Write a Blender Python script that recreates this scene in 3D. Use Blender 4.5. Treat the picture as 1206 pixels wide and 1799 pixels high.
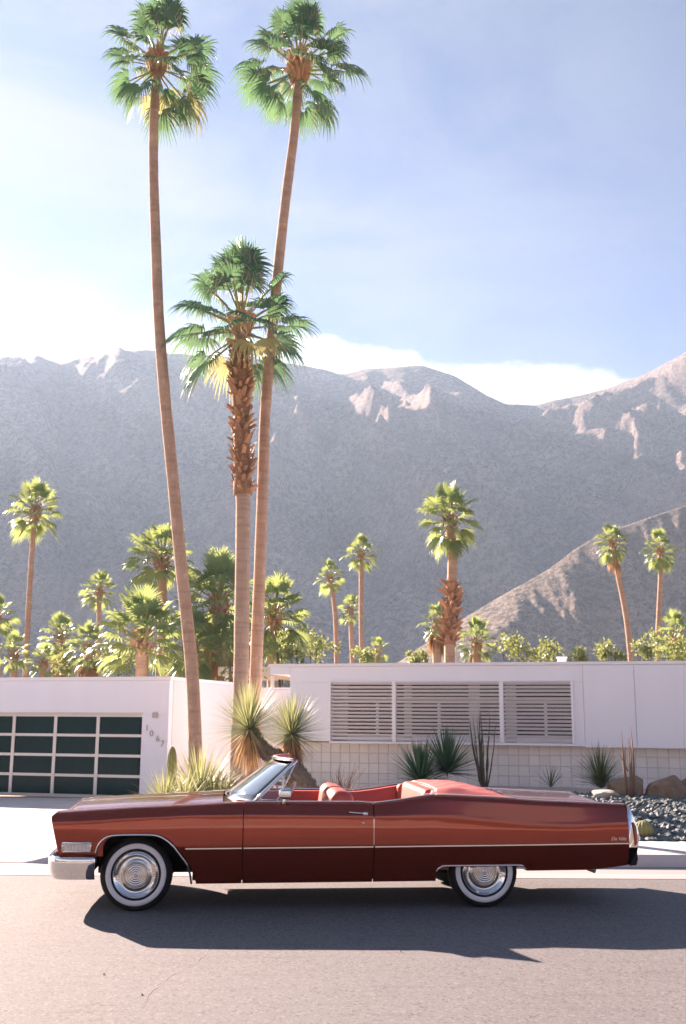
import bpy, bmesh, math, random
import numpy as np
from mathutils import Vector, Matrix, Euler

for o in list(bpy.data.objects):
    bpy.data.objects.remove(o)
SC = bpy.context.scene
COL = SC.collection
RAD = math.radians

# ------------------------------------------------------------------ camera
FPX, CX, CY, HOR, ROLL, CAMH = 1850.0, 603.0, 899.5, 1262.0, 0.006, 1.75
PITCH = math.atan((HOR - CY) / FPX)
_F = Vector((0, math.cos(PITCH), math.sin(PITCH)))
_U = Vector((0, -math.sin(PITCH), math.cos(PITCH)))
_R = Vector((1, 0, 0))
_RX = _R * math.cos(ROLL) + _U * math.sin(ROLL)
_RY = _U * math.cos(ROLL) - _R * math.sin(ROLL)
CAMP = Vector((0, 0, CAMH))
cd = bpy.data.cameras.new('camera')
cd.sensor_fit = 'VERTICAL'; cd.sensor_height = 36.0; cd.lens = FPX / 1799.0 * 36.0
cd.clip_start = 0.05; cd.clip_end = 30000
cd.dof.use_dof = True; cd.dof.focus_distance = 10.8; cd.dof.aperture_fstop = 4.0
cam = bpy.data.objects.new('camera', cd); COL.objects.link(cam)
cam.matrix_world = Matrix(((_RX.x, _RY.x, -_F.x, 0), (_RX.y, _RY.y, -_F.y, 0), (_RX.z, _RY.z, -_F.z, CAMH), (0, 0, 0, 1)))
SC.camera = cam

def ray(x, y):
    return _F + _RX * ((x - CX) / FPX) - _RY * ((y - CY) / FPX)
def atY(x, y, Y):
    d = ray(x, y); return CAMP + d * (Y / d.y)
def atZ(x, y, z):
    d = ray(x, y); return CAMP + d * ((z - CAMH) / d.z)
def azel(x, y):
    d = ray(x, y); return math.atan2(d.x, d.y), math.atan2(d.z, math.hypot(d.x, d.y))

# ------------------------------------------------------------------ world, sun, exposure
SUN_AZ, SUN_EL = -40.0, 24.5
w = bpy.data.worlds.new('World'); SC.world = w; w.use_nodes = True
nt = w.node_tree; nt.nodes.clear()
def nn(tree, t, **kw):
    n = tree.nodes.new(t)
    for k, v in kw.items(): setattr(n, k, v)
    return n
def lk(tree, a, b): tree.links.new(a, b)
def math_node(tree, op, a=None, b=None, c=None, clamp=False):
    n = tree.nodes.new('ShaderNodeMath'); n.operation = op; n.use_clamp = clamp
    for i, v in enumerate((a, b, c)):
        if v is None: continue
        if isinstance(v, (int, float)): n.inputs[i].default_value = v
        else: tree.links.new(v, n.inputs[i])
    return n.outputs[0]
def map_range(tree, v, a, b, c=0.0, d=1.0, smooth=True):
    n = tree.nodes.new('ShaderNodeMapRange'); n.interpolation_type = 'SMOOTHSTEP' if smooth else 'LINEAR'
    tree.links.new(v, n.inputs[0])
    for i, q in enumerate((a, b, c, d)): n.inputs[i + 1].default_value = q
    return n.outputs[0]
def mixc(tree, fac, a, b, blend='MIX'):
    n = tree.nodes.new('ShaderNodeMix'); n.data_type = 'RGBA'; n.blend_type = blend
    if isinstance(fac, (int, float)): n.inputs[0].default_value = fac
    else: tree.links.new(fac, n.inputs[0])
    for i, v in ((6, a), (7, b)):
        if isinstance(v, tuple): n.inputs[i].default_value = (*v[:3], 1)
        else: tree.links.new(v, n.inputs[i])
    return n.outputs[2]

sky = nn(nt, 'ShaderNodeTexSky', sky_type='NISHITA')
sky.sun_disc = False; sky.sun_elevation = RAD(SUN_EL); sky.sun_rotation = RAD(SUN_AZ)
sky.altitude = 150; sky.air_density = .42; sky.dust_density = .35; sky.ozone_density = 3.0
tc = nn(nt, 'ShaderNodeTexCoord'); sep = nn(nt, 'ShaderNodeSeparateXYZ'); lk(nt, tc.outputs['Generated'], sep.inputs[0])
X_, Y_, Z_ = sep.outputs
az_ = math_node(nt, 'ARCTAN2', X_, Y_)
el_ = math_node(nt, 'MULTIPLY', math_node(nt, 'ARCSINE', Z_), 57.2958)
# cloud bank resting on the ridges all round the valley
nz1 = nn(nt, 'ShaderNodeTexNoise'); nz1.inputs['Scale'].default_value = 9.0; nz1.inputs['Detail'].default_value = 9; nz1.inputs['Roughness'].default_value = .62
mp1 = nn(nt, 'ShaderNodeMapping'); mp1.inputs['Scale'].default_value = (1, 1, 2.2); lk(nt, tc.outputs['Generated'], mp1.inputs[0]); lk(nt, mp1.outputs[0], nz1.inputs['Vector'])
top_ = math_node(nt, 'ADD', math_node(nt, 'MULTIPLY', math_node(nt, 'SINE', az_), -8.5), 20.2)
top_ = math_node(nt, 'ADD', top_, math_node(nt, 'MULTIPLY', math_node(nt, 'SUBTRACT', nz1.outputs[0], 0.5), 3.6))
soft_ = math_node(nt, 'ADD', .55, math_node(nt, 'MULTIPLY', map_range(nt, az_, -.45, -.02, 1.0, 0.0), 9.0))
bank = map_range(nt, math_node(nt, 'DIVIDE', math_node(nt, 'SUBTRACT', top_, el_), soft_), -.25, 1.0)
# thin high cirrus
mp2 = nn(nt, 'ShaderNodeMapping'); mp2.inputs['Scale'].default_value = (1.0, 1.3, 2.6); mp2.inputs['Location'].default_value = (.35, .1, .2); mp2.inputs['Rotation'].default_value = (.2, .3, .4)
lk(nt, tc.outputs['Generated'], mp2.inputs[0])
nz2 = nn(nt, 'ShaderNodeTexNoise'); nz2.inputs['Scale'].default_value = 2.3; nz2.inputs['Detail'].default_value = 7; nz2.inputs['Roughness'].default_value = .6; nz2.inputs['Distortion'].default_value = .5
lk(nt, mp2.outputs[0], nz2.inputs['Vector'])
cir = map_range(nt, nz2.outputs[0], .34, .70, 0, .8)
sund = Vector((math.sin(RAD(SUN_AZ)) * math.cos(RAD(SUN_EL)), math.cos(RAD(SUN_AZ)) * math.cos(RAD(SUN_EL)), math.sin(RAD(SUN_EL))))
dp = nn(nt, 'ShaderNodeVectorMath', operation='DOT_PRODUCT'); lk(nt, tc.outputs['Generated'], dp.inputs[0]); dp.inputs[1].default_value = sund
fwd = map_range(nt, dp.outputs['Value'], .45, .97, .0, 1.0)      # thin cloud scatters sunlight forward
cir = math_node(nt, 'MULTIPLY', cir, fwd)
hi = map_range(nt, Z_, 0.0, .25, 0, 1)
cir = math_node(nt, 'MULTIPLY', cir, hi)
CLOUD = (3.6, 3.55, 3.7); CIRRUS = (1.9, 1.9, 2.1)
skyc = mixc(nt, 1.0, sky.outputs[0], (.42, .52, .62), 'MULTIPLY')
c1 = mixc(nt, cir, skyc, CIRRUS)
c2 = mixc(nt, math_node(nt, 'MULTIPLY', bank, .92), c1, CLOUD)
bg = nn(nt, 'ShaderNodeBackground'); bg.inputs[1].default_value = .05
lk(nt, c2, bg.inputs[0])
wo = nn(nt, 'ShaderNodeOutputWorld'); lk(nt, bg.outputs[0], wo.inputs[0])

sl = bpy.data.lights.new('sun', 'SUN'); sl.energy = 5.0; sl.angle = RAD(.55); sl.color = (1.0, .775, .645)
so = bpy.data.objects.new('sun', sl); COL.objects.link(so); so.location = sund * 60
so.rotation_euler = sund.to_track_quat('Z', 'Y').to_euler()
SC.view_settings.view_transform = 'Standard'; SC.view_settings.look = 'None'
SC.view_settings.exposure = 2.6; SC.view_settings.gamma = 1.0; SC.view_settings.use_curve_mapping = False
SC.cycles.use_denoising = True
SC.cycles.max_bounces = 10; SC.cycles.diffuse_bounces = 4; SC.cycles.transparent_max_bounces = 12; SC.cycles.volume_bounces = 1
SC.cycles.sample_clamp_indirect = 8.0

# ------------------------------------------------------------------ object helpers
def tag(o, label=None, cat=None, group=None, kind=None):
    if label: o['label'] = label
    if cat: o['category'] = cat
    if group: o['group'] = group
    if kind: o['kind'] = kind
    return o
def empty(name, loc=(0, 0, 0), rz=0.0):
    o = bpy.data.objects.new(name, None); COL.objects.link(o); o.location = loc; o.rotation_euler = (0, 0, rz)
    o.empty_display_size = .2
    return o
class MB:
    def __init__(s): s.v = []; s.f = []; s.m = []
    def quadgrid(s, rows, closed_u=False, closed_v=False, flip=False, mi=0):
        b = len(s.v); nr = len(rows); nc = len(rows[0])
        for r in rows: s.v.extend([tuple(p) for p in r])
        for i in range(nr if closed_v else nr - 1):
            for j in range(nc if closed_u else nc - 1):
                i2 = (i + 1) % nr; j2 = (j + 1) % nc
                q = (b + i * nc + j, b + i * nc + j2, b + i2 * nc + j2, b + i2 * nc + j)
                s.f.append(q[::-1] if flip else q); s.m.append(mi)
    def poly(s, pts, mi=0):
        b = len(s.v); s.v.extend([tuple(p) for p in pts]); s.f.append(tuple(range(b, b + len(pts)))); s.m.append(mi)
    def box(s, lo, hi, mi=0, bev=0.0):
        x0, y0, z0 = lo; x1, y1, z1 = hi
        b = len(s.v)
        s.v += [(x0, y0, z0), (x1, y0, z0), (x1, y1, z0), (x0, y1, z0), (x0, y0, z1), (x1, y0, z1), (x1, y1, z1), (x0, y1, z1)]
        for q in ((0, 3, 2, 1), (4, 5, 6, 7), (0, 1, 5, 4), (1, 2, 6, 5), (2, 3, 7, 6), (3, 0, 4, 7)):
            s.f.append(tuple(b + i for i in q)); s.m.append(mi)
    def tube(s, pts, rad, n=8, cap=True, mi=0, flat=1.0):
        pts = [Vector(p) for p in pts]
        if isinstance(rad, (int, float)): rad = [rad] * len(pts)
        rows = []; ref = None
        for i, p in enumerate(pts):
            t = (pts[min(i + 1, len(pts) - 1)] - pts[max(i - 1, 0)]).normalized()
            if ref is None:
                ref = Vector((0, 0, 1)) if abs(t.z) < .9 else Vector((1, 0, 0))
            a = (ref - t * ref.dot(t)).normalized(); bb = t.cross(a); ref = a
            rows.append([p + (a * math.cos(k * 2 * math.pi / n) * flat + bb * math.sin(k * 2 * math.pi / n)) * rad[i] for k in range(n)])
        b = len(s.v)
        s.quadgrid(rows, closed_u=True, mi=mi)
        if cap:
            s.f.append(tuple(b + k for k in range(n))[::-1]); s.m.append(mi)
            e = b + (len(pts) - 1) * n
            s.f.append(tuple(e + k for k in range(n))); s.m.append(mi)
    def lathe(s, prof, n=48, axis='y', c=(0, 0, 0), mi=0, closed=False):
        # prof: (axial, radius)
        rows = []
        for a, r in prof:
            row = []
            for k in range(n):
                t = k * 2 * math.pi / n
                if axis == 'y': row.append((c[0] + r * math.cos(t), c[1] + a, c[2] + r * math.sin(t)))
                else: row.append((c[0] + r * math.cos(t), c[1] + r * math.sin(t), c[2] + a))
            rows.append(row)
        s.quadgrid(rows, closed_u=True, closed_v=closed, mi=mi)
    def mesh(s, name, mats, smooth=True, auto=None):
        me = bpy.data.meshes.new(name); me.from_pydata(s.v, [], s.f)
        if not isinstance(mats, (list, tuple)): mats = [mats]
        for m in mats: me.materials.append(m)
        if len(mats) > 1: me.polygons.foreach_set('material_index', s.m)
        me.polygons.foreach_set('use_smooth', [smooth] * len(me.polygons))
        me.update()
        if auto is not None and smooth: me.set_sharp_from_angle(angle=RAD(auto))
        return me
    def build(s, name, mats, parent=None, smooth=True, auto=None, loc=None):
        o = bpy.data.objects.new(name, s.mesh(name, mats, smooth, auto)); COL.objects.link(o)
        if parent: o.parent = parent
        if loc: o.location = loc
        return o
def inst(name, me, parent=None, loc=(0, 0, 0), rot=None, scale=None):
    o = bpy.data.objects.new(name, me); COL.objects.link(o)
    if parent: o.parent = parent
    o.location = loc
    if rot is not None: o.rotation_euler = rot
    if scale is not None: o.scale = scale if isinstance(scale, (tuple, list)) else (scale,) * 3
    return o
def recalc(o):
    bm = bmesh.new(); bm.from_mesh(o.data); bmesh.ops.remove_doubles(bm, verts=bm.verts, dist=1e-5); bmesh.ops.recalc_face_normals(bm, faces=bm.faces); bm.to_mesh(o.data); bm.free(); return o
def bevel(o, wd=.01, seg=2):
    m = o.modifiers.new('bevel', 'BEVEL'); m.width = wd; m.segments = seg; m.limit_method = 'ANGLE'; m.angle_limit = RAD(40); return o
def solid(o, t, off=-1):
    m = o.modifiers.new('solid', 'SOLIDIFY'); m.thickness = t; m.offset = off; return o

# ------------------------------------------------------------------ numpy gradient noise
_rng = np.random.RandomState(7)
_P = _rng.permutation(512); _P = np.concatenate([_P, _P]); _G = _rng.uniform(0, 2 * np.pi, 1024)
def perlin(x, y):
    xi = np.floor(x).astype(int); yi = np.floor(y).astype(int); xf = x - xi; yf = y - yi
    def g(ix, iy, dx, dy):
        a = _G[_P[(_P[ix & 511] + iy) & 511]]; return np.cos(a) * dx + np.sin(a) * dy
    u = xf ** 3 * (xf * (xf * 6 - 15) + 10); v = yf ** 3 * (yf * (yf * 6 - 15) + 10)
    n00 = g(xi, yi, xf, yf); n10 = g(xi + 1, yi, xf - 1, yf); n01 = g(xi, yi + 1, xf, yf - 1); n11 = g(xi + 1, yi + 1, xf - 1, yf - 1)
    return ((n00 * (1 - u) + n10 * u) * (1 - v) + (n01 * (1 - u) + n11 * u) * v) * 1.5
def fbm(x, y, o=5, ridged=False):
    s = 0; a = 1.0; t = 0
    for i in range(o):
        n = perlin(x * 2 ** i + 17.3 * i, y * 2 ** i - 9.1 * i)
        s = s + a * ((1 - 2 * np.abs(n)) if ridged else n); t += a; a *= .5
    return s / t

# ------------------------------------------------------------------ materials
def newmat(name):
    m = bpy.data.materials.new(name); m.use_nodes = True; t = m.node_tree; t.nodes.clear()
    out = nn(t, 'ShaderNodeOutputMaterial'); b = nn(t, 'ShaderNodeBsdfPrincipled'); lk(t, b.outputs[0], out.inputs[0])
    return m, t, b, out
def noise(t, scale, detail=4, rough=.55, vec=None, dist=0.0):
    n = nn(t, 'ShaderNodeTexNoise'); n.inputs['Scale'].default_value = scale; n.inputs['Detail'].default_value = detail
    n.inputs['Roughness'].default_value = rough; n.inputs['Distortion'].default_value = dist
    if vec is not None: lk(t, vec, n.inputs['Vector'])
    return n.outputs[0]
def objvec(t, scale=(1, 1, 1), which='Object'):
    c = nn(t, 'ShaderNodeTexCoord'); m = nn(t, 'ShaderNodeMapping'); m.inputs['Scale'].default_value = scale; lk(t, c.outputs[which], m.inputs[0]); return m.outputs[0]
def bump(t, b, h, strength=.3, dist=.01):
    n = nn(t, 'ShaderNodeBump'); n.inputs['Strength'].default_value = strength; n.inputs['Distance'].default_value = dist; lk(t, h, n.inputs['Height']); lk(t, n.outputs[0], b.inputs['Normal'])
def pmat(name, col, rough=.6, metal=0.0, var=.12, nscale=6.0, bmp=0.0, bscale=60.0, coat=0.0, spec=.5, bdist=.004, obj_var=0.0, stretch=(1, 1, 1)):
    m, t, b, out = newmat(name)
    v = objvec(t, stretch)
    n = noise(t, nscale, 6, .6, v)
    c = mixc(t, n, tuple(x * (1 - var) for x in col), tuple(min(1, x * (1 + var)) for x in col))
    if obj_var:
        oi = nn(t, 'ShaderNodeObjectInfo'); f = map_range(t, oi.outputs['Random'], 0, 1, 1 - obj_var, 1 + obj_var, False)
        h = nn(t, 'ShaderNodeHueSaturation'); lk(t, f, h.inputs['Value']); lk(t, c, h.inputs['Color']); c = h.outputs[0]
    lk(t, c, b.inputs['Base Color'])
    b.inputs['Roughness'].default_value = rough; b.inputs['Metallic'].default_value = metal
    b.inputs['Coat Weight'].default_value = coat; b.inputs['Coat Roughness'].default_value = .03
    b.inputs['Specular IOR Level'].default_value = spec
    if bmp: bump(t, b, noise(t, bscale, 4, .6, v), bmp, bdist)
    return m
def leafmat(name, col, trans, tw=.4, rough=.38, spec=.5, tip=None, obj_var=.12):
    m, t, b, out = newmat(name)
    oi = nn(t, 'ShaderNodeObjectInfo'); f = map_range(t, oi.outputs['Random'], 0, 1, 1 - obj_var, 1 + obj_var, False)
    n = noise(t, 3.0, 3, .5, objvec(t))
    c = mixc(t, n, tuple(x * .75 for x in col), tuple(x * 1.25 for x in col))
    h = nn(t, 'ShaderNodeHueSaturation'); lk(t, f, h.inputs['Value']); lk(t, c, h.inputs['Color'])
    lk(t, h.outputs[0], b.inputs['Base Color']); b.inputs['Roughness'].default_value = rough; b.inputs['Specular IOR Level'].default_value = spec
    tr = nn(t, 'ShaderNodeBsdfTranslucent'); tr.inputs[0].default_value = (*trans, 1)
    mx = nn(t, 'ShaderNodeMixShader'); mx.inputs[0].default_value = tw
    lk(t, b.outputs[0], mx.inputs[1]); lk(t, tr.outputs[0], mx.inputs[2]); lk(t, mx.outputs[0], out.inputs[0])
    return m

M = {}
# asphalt
m, t, b, out = newmat('asphalt'); v = objvec(t)
big = noise(t, .35, 4, .6, v); fine = noise(t, 90, 3, .7, v); mid = noise(t, 9, 4, .6, objvec(t, (.12, 1, 1)))
c = mixc(t, big, (.098, .094, .102), (.124, .118, .127)); c = mixc(t, map_range(t, fine, .38, .62), c, (.155, .146, .150)); c = mixc(t, map_range(t, mid, .5, .75, 0, .4), c, (.080, .077, .082))
agg = nn(t, 'ShaderNodeTexVoronoi'); agg.inputs['Scale'].default_value = 55; lk(t, v, agg.inputs['Vector']); hs = nn(t, 'ShaderNodeSeparateColor'); lk(t, agg.outputs['Color'], hs.inputs[0])
c = mixc(t, map_range(t, hs.outputs[0], .80, .95, 0, .55), c, (.21, .20, .20)); c = mixc(t, map_range(t, hs.outputs[1], .82, .97, 0, .6), c, (.055, .05, .05))
st = noise(t, .9, 5, .7, objvec(t, (.35, 1, 1)), 1.2); c = mixc(t, map_range(t, st, .60, .78, 0, .45), c, (.075, .072, .071))
lk(t, c, b.inputs['Base Color']); b.inputs['Roughness'].default_value = .85; b.inputs['Specular IOR Level'].default_value = .3
bump(t, b, fine, .5, .006); M['asphalt'] = m
M['concrete'] = pmat('concrete', (.50, .48, .48), .85, var=.10, nscale=2.5, bmp=.25, bscale=70)
M['gutter'] = pmat('gutter_concrete', (.29, .27, .275), .9, var=.22, nscale=1.2, bmp=.3, bscale=70, stretch=(.3, 1, 1))
M['slab'] = pmat('driveway_concrete', (.44, .43, .44), .85, var=.08, nscale=1.6, bmp=.25, bscale=80, obj_var=.03)
M['joint'] = pmat('joint_dirt', (.24, .20, .18), .95, var=.2, nscale=12)
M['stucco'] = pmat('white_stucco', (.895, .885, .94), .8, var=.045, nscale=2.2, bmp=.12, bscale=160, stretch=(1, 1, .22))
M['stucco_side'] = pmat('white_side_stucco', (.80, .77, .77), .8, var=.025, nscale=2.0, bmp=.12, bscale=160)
M['block'] = pmat('painted_block', (.78, .74, .71), .85, var=.05, nscale=8, bmp=.35, bscale=90, obj_var=.05)
M['mortar'] = pmat('block_mortar', (.60, .57, .55), .95, var=.1, nscale=14)
M['white'] = pmat('white_paint', (.90, .88, .91), .55, var=.03, nscale=4)
M['cream'] = pmat('cream_paint', (.74, .66, .56), .7, var=.05, nscale=4)
M['curtain'] = pmat('pale_curtain', (.72, .66, .60), .9, var=.08, nscale=5)
M['darkglass'] = pmat('tinted_glass', (.008, .034, .036), .16, var=.25, nscale=3, spec=.18)
M['winglass'] = pmat('window_glass', (.018, .022, .020), .08, var=.3, nscale=1.5, spec=.22)
M['alu'] = pmat('brushed_aluminium', (.62, .62, .63), .35, .85, var=.06, nscale=10)
M['greymetal'] = pmat('grey_metal', (.42, .39, .40), .5, .3, var=.08)
M['sand'] = pmat('desert_sand', (.40, .32, .26), .95, var=.18, nscale=.8, bmp=.5, bscale=25, bdist=.02)
M['dg'] = pmat('pale_granite_fines', (.50, .43, .37), .95, var=.15, nscale=1.5, bmp=.5, bscale=40, bdist=.01)
M['stone'] = pmat('slate_gravel', (.10, .122, .128), .7, var=.5, nscale=9, bmp=.3, bscale=60)
M['boulder'] = pmat('brown_boulder', (.29, .20, .135), .95, var=.6, nscale=7, bmp=1.0, bscale=18, bdist=.06)
M['greyrock'] = pmat('grey_rock', (.36, .33, .30), .9, var=.3, nscale=5, bmp=.8, bscale=18, bdist=.02)
# palm bark with leaf scar rings
def bark(name, lo, hi, ring=2.6):
    m, t, b, out = newmat(name)
    wv = nn(t, 'ShaderNodeTexWave'); wv.wave_type = 'BANDS'; wv.bands_direction = 'Z'; wv.inputs['Scale'].default_value = ring
    wv.inputs['Distortion'].default_value = 2.5; wv.inputs['Detail'].default_value = 3; wv.inputs['Detail Scale'].default_value = 2.0
    lk(t, objvec(t), wv.inputs['Vector'])
    fib = noise(t, 30, 4, .65, objvec(t, (1, 1, .12))); pat = noise(t, 1.3, 4, .6, objvec(t, (1, 1, .5)))
    bnd = noise(t, 2.2, 5, .7, objvec(t, (.5, .5, ring * 1.6)), .3); blot = noise(t, 4.0, 4, .6, objvec(t))
    c = mixc(t, pat, lo, hi); c = mixc(t, map_range(t, bnd, .34, .54, .38, 0), c, tuple(x * .50 for x in lo)); c = mixc(t, map_range(t, blot, .52, .72, 0, .5), c, tuple(x * 1.25 for x in hi)); c = mixc(t, map_range(t, fib, .45, .75, 0, .35), c, tuple(x * .55 for x in lo))
    lk(t, c, b.inputs['Base Color']); b.inputs['Roughness'].default_value = .9; b.inputs['Specular IOR Level'].default_value = .2
    h = math_node(t, 'ADD', math_node(t, 'MULTIPLY', bnd, 1.2), fib); bump(t, b, h, .7, .015)
    return m
M['bark'] = bark('palm_bark', (.34, .225, .16), (.52, .36, .265))
M['bark_grey'] = bark('grey_palm_bark', (.34, .235, .175), (.48, .345, .265), 3.2)
M['fibre'] = pmat('dry_palm_fibre', (.30, .165, .09), .95, var=.5, nscale=14, bmp=1.0, bscale=22, bdist=.05)
M['boot'] = pmat('dry_leaf_base', (.36, .20, .11), .85, var=.4, nscale=4, bmp=.4, bscale=30, obj_var=.35)
M['thatch'] = leafmat('dry_palm_thatch', (.34, .20, .10), (.42, .25, .10), .25, .8, .2, obj_var=.25)
M['frond'] = leafmat('palm_leaf', (.036, .110, .082), (.20, .38, .16), .30, .25, .8, obj_var=.25)
M['frond_old'] = leafmat('yellowing_palm_leaf', (.20, .22, .10), (.46, .44, .20), .42, .45, .4, obj_var=.2)
M['frond_far'] = leafmat('far_palm_leaf', (.085, .165, .085), (.40, .48, .15), .40, .26, .8, obj_var=.25)
M['petiole'] = pmat('palm_leaf_stalk', (.24, .24, .09), .5, var=.2)
M['filament'] = leafmat('palm_leaf_threads', (.55, .46, .32), (.6, .5, .32), .4, .7, .2)
M['yucca'] = leafmat('blue_green_yucca_leaf', (.20, .26, .17), (.50, .50, .22), .35, .45, .4, obj_var=.05)
M['yucca_dry'] = leafmat('dry_yucca_leaf', (.46, .30, .17), (.60, .38, .17), .3, .8, .2, obj_var=.05)
M['agave'] = leafmat('dark_agave_leaf', (.06, .14, .085), (.10, .18, .06), .15, .42, .4)
M['spiky'] = leafmat('yellow_green_blade', (.28, .31, .15), (.48, .49, .22), .34, .45, .4)
M['grassy'] = leafmat('olive_grass_blade', (.11, .15, .07), (.20, .24, .08), .25, .5, .3)
M['cactus'] = pmat('olive_cactus', (.26, .25, .09), .7, var=.25, nscale=8, bmp=.4, bscale=40)
M['stem'] = pmat('dark_stem', (.10, .09, .065), .85, var=.3, nscale=10, bmp=.4, bscale=30)
M['drystalk'] = pmat('dry_stalk', (.22, .14, .10), .9, var=.35, nscale=8, bmp=.5, bscale=30)
M['ytrunk'] = pmat('yucca_trunk_bark', (.20, .165, .13), .95, var=.5, nscale=22, bmp=1.0, bscale=26, bdist=.03)
M['shrub'] = leafmat('shrub_leaf', (.11, .16, .075), (.38, .42, .13), .38, .45, .4)
# car
m, t, b, out = newmat('maroon_paint'); b.inputs['Roughness'].default_value = .17
b.inputs['Metallic'].default_value = .68; b.inputs['Coat Weight'].default_value = .9; b.inputs['Coat Roughness'].default_value = .04; b.inputs['Coat IOR'].default_value = 1.5; b.inputs['Specular IOR Level'].default_value = .3
n = noise(t, 2.2, 3, .5, objvec(t)); n3 = noise(t, 3.0, 3, .5, objvec(t, (.35, 1, 2.4))); bump(t, b, n3, .16, .012); lk(t, mixc(t, n, (.235, .030, .010), (.28, .038, .013)), b.inputs['Base Color']); M['paint'] = m
M['chrome'] = pmat('chrome', (.80, .79, .78), .07, 1.0, var=.02)
M['satin'] = pmat('satin_chrome', (.66, .65, .64), .22, 1.0, var=.05, nscale=12)
M['rubber'] = pmat('tyre_rubber', (.012, .012, .013), .75, var=.2, nscale=20, spec=.35)
M['whitewall'] = pmat('whitewall_rubber', (.74, .73, .75), .6, var=.04, nscale=12)
M['black'] = pmat('underbody_black', (.008, .008, .008), .9, var=.2, spec=.2)
M['leather'] = pmat('red_leather', (.40, .075, .050), .42, var=.12, nscale=9, bmp=.15, bscale=120)
M['vinyl'] = pmat('pink_red_top_boot', (.44, .105, .09), .5, var=.08, nscale=7, bmp=.12, bscale=120)
M['leather_lt'] = pmat('pale_piping', (.75, .55, .48), .5, var=.06)
M['lens'] = pmat('clear_marker_lens', (.70, .66, .62), .15, var=.1, nscale=30)
M['redlens'] = pmat('red_lamp_lens', (.30, .015, .008), .12, var=.15, nscale=30, coat=.5)
m, t, b, out = newmat('windscreen_glass')
g = nn(t, 'ShaderNodeBsdfGlossy'); g.inputs['Roughness'].default_value = .02; g.inputs[0].default_value = (1, 1, 1, 1)
tr = nn(t, 'ShaderNodeBsdfTransparent'); tr.inputs[0].default_value = (.84, .90, .89, 1)
fr = nn(t, 'ShaderNodeFresnel'); fr.inputs[0].default_value = 1.5
mx = nn(t, 'ShaderNodeMixShader'); lk(t, math_node(t, 'MULTIPLY', fr.outputs[0], 2.6, clamp=True), mx.inputs[0]); lk(t, tr.outputs[0], mx.inputs[1]); lk(t, g.outputs[0], mx.inputs[2]); lk(t, mx.outputs[0], out.inputs[0])
M['glass'] = m
# mountain rock and scrub
def rockmat(name, rock, scrub, pink, s=1.0):
    m, t, b, out = newmat(name); v = objvec(t)
    a = noise(t, .012 * s, 5, .6, v); f1 = noise(t, .16 * s, 5, .7, v); f2 = noise(t, .55 * s, 3, .7, v)
    c = mixc(t, map_range(t, a, .35, .65), rock, pink); str_ = noise(t, .030 * s, 6, .65, objvec(t, (1, .22, .5)), .6); dens = noise(t, .006 * s, 4, .6, v)
    c = mixc(t, map_range(t, str_, .38, .60, 0, .55), c, tuple(x * .55 for x in rock)); c = mixc(t, math_node(t, 'MULTIPLY', map_range(t, f1, .46, .56, 0, .85), map_range(t, dens, .3, .65, .35, 1.0)), c, scrub); c = mixc(t, map_range(t, f2, .52, .66, 0, .7), c, tuple(x * .6 for x in scrub))
    lk(t, c, b.inputs['Base Color']); b.inputs['Roughness'].default_value = .95; b.inputs['Specular IOR Level'].default_value = .1
    bump(t, b, math_node(t, 'ADD', f1, math_node(t, 'MULTIPLY', f2, .5)), 1.0, 6.0 / s)
    return m
M['rock'] = rockmat('mountain_rock', (.30, .235, .215), (.095, .085, .080), (.35, .265, .24))
M['rock_near'] = rockmat('foothill_rock', (.28, .225, .19), (.075, .072, .055), (.36, .285, .235), 1.6)
def text_mesh(name, body, size, extrude, mat, parent, loc, rot, shear=0.0, ax='CENTER', ay='CENTER', bold=0.0):
    fc = bpy.data.curves.new(name, 'FONT'); fc.body = body; fc.size = size; fc.extrude = extrude; fc.shear = shear; fc.align_x = ax; fc.align_y = ay; fc.offset = bold; fc.resolution_u = 4
    fo = bpy.data.objects.new('tmp_text', fc); COL.objects.link(fo); bpy.context.view_layer.update()
    me = bpy.data.meshes.new_from_object(fo.evaluated_get(bpy.context.evaluated_depsgraph_get())); me.name = name
    bpy.data.objects.remove(fo); bpy.data.curves.remove(fc)
    me.materials.clear(); me.materials.append(M[mat])
    return inst(name, me, parent, loc, rot)
# ================================================================== SETTING
# ---- ground sheets
g = MB(); g.quadgrid([[(x, y, -.22) for x in (-2550, -300, -60, 0, 60, 300, 2550)] for y in (-580, -200, -12, 32, 120, 400, 2550)])
tag(g.build('desert_ground', M['sand'], smooth=False), kind='structure')
YG0, YG1 = 12.46, 13.36          # gutter pan
r = MB(); r.quadgrid([[(x, y, 0.0 - .012 * max(0, (y - 4) / 8.46) ** 2) for x in np.linspace(-80, 80, 41)] for y in (-5, -1, 3, 5, 7, 9, 10.5, 11.5, YG0)])
tag(r.build('road', M['asphalt']), kind='structure')
# opposite side of the street (seen only as a reflection)
q = MB(); q.box((-80, -5.3, -.2), (80, -5.0, .13)); tag(q.build('opposite_kerb', M['concrete'], smooth=False), kind='structure')
q = MB(); q.quadgrid([[(x, y, .125) for x in (-80, 80)] for y in (-60, -5.3)]); tag(q.build('opposite_ground', M['dg'], smooth=False), kind='structure')
q = MB(); q.quadgrid([[(x, YG0 + .001, -.20), (x, YG0, -.008), (x, YG0 + .45, -.018), (x, YG1, .004)][0:4] for x in (-80, 80)])
tag(q.build('gutter', M['gutter'], smooth=False), kind='structure')
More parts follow.
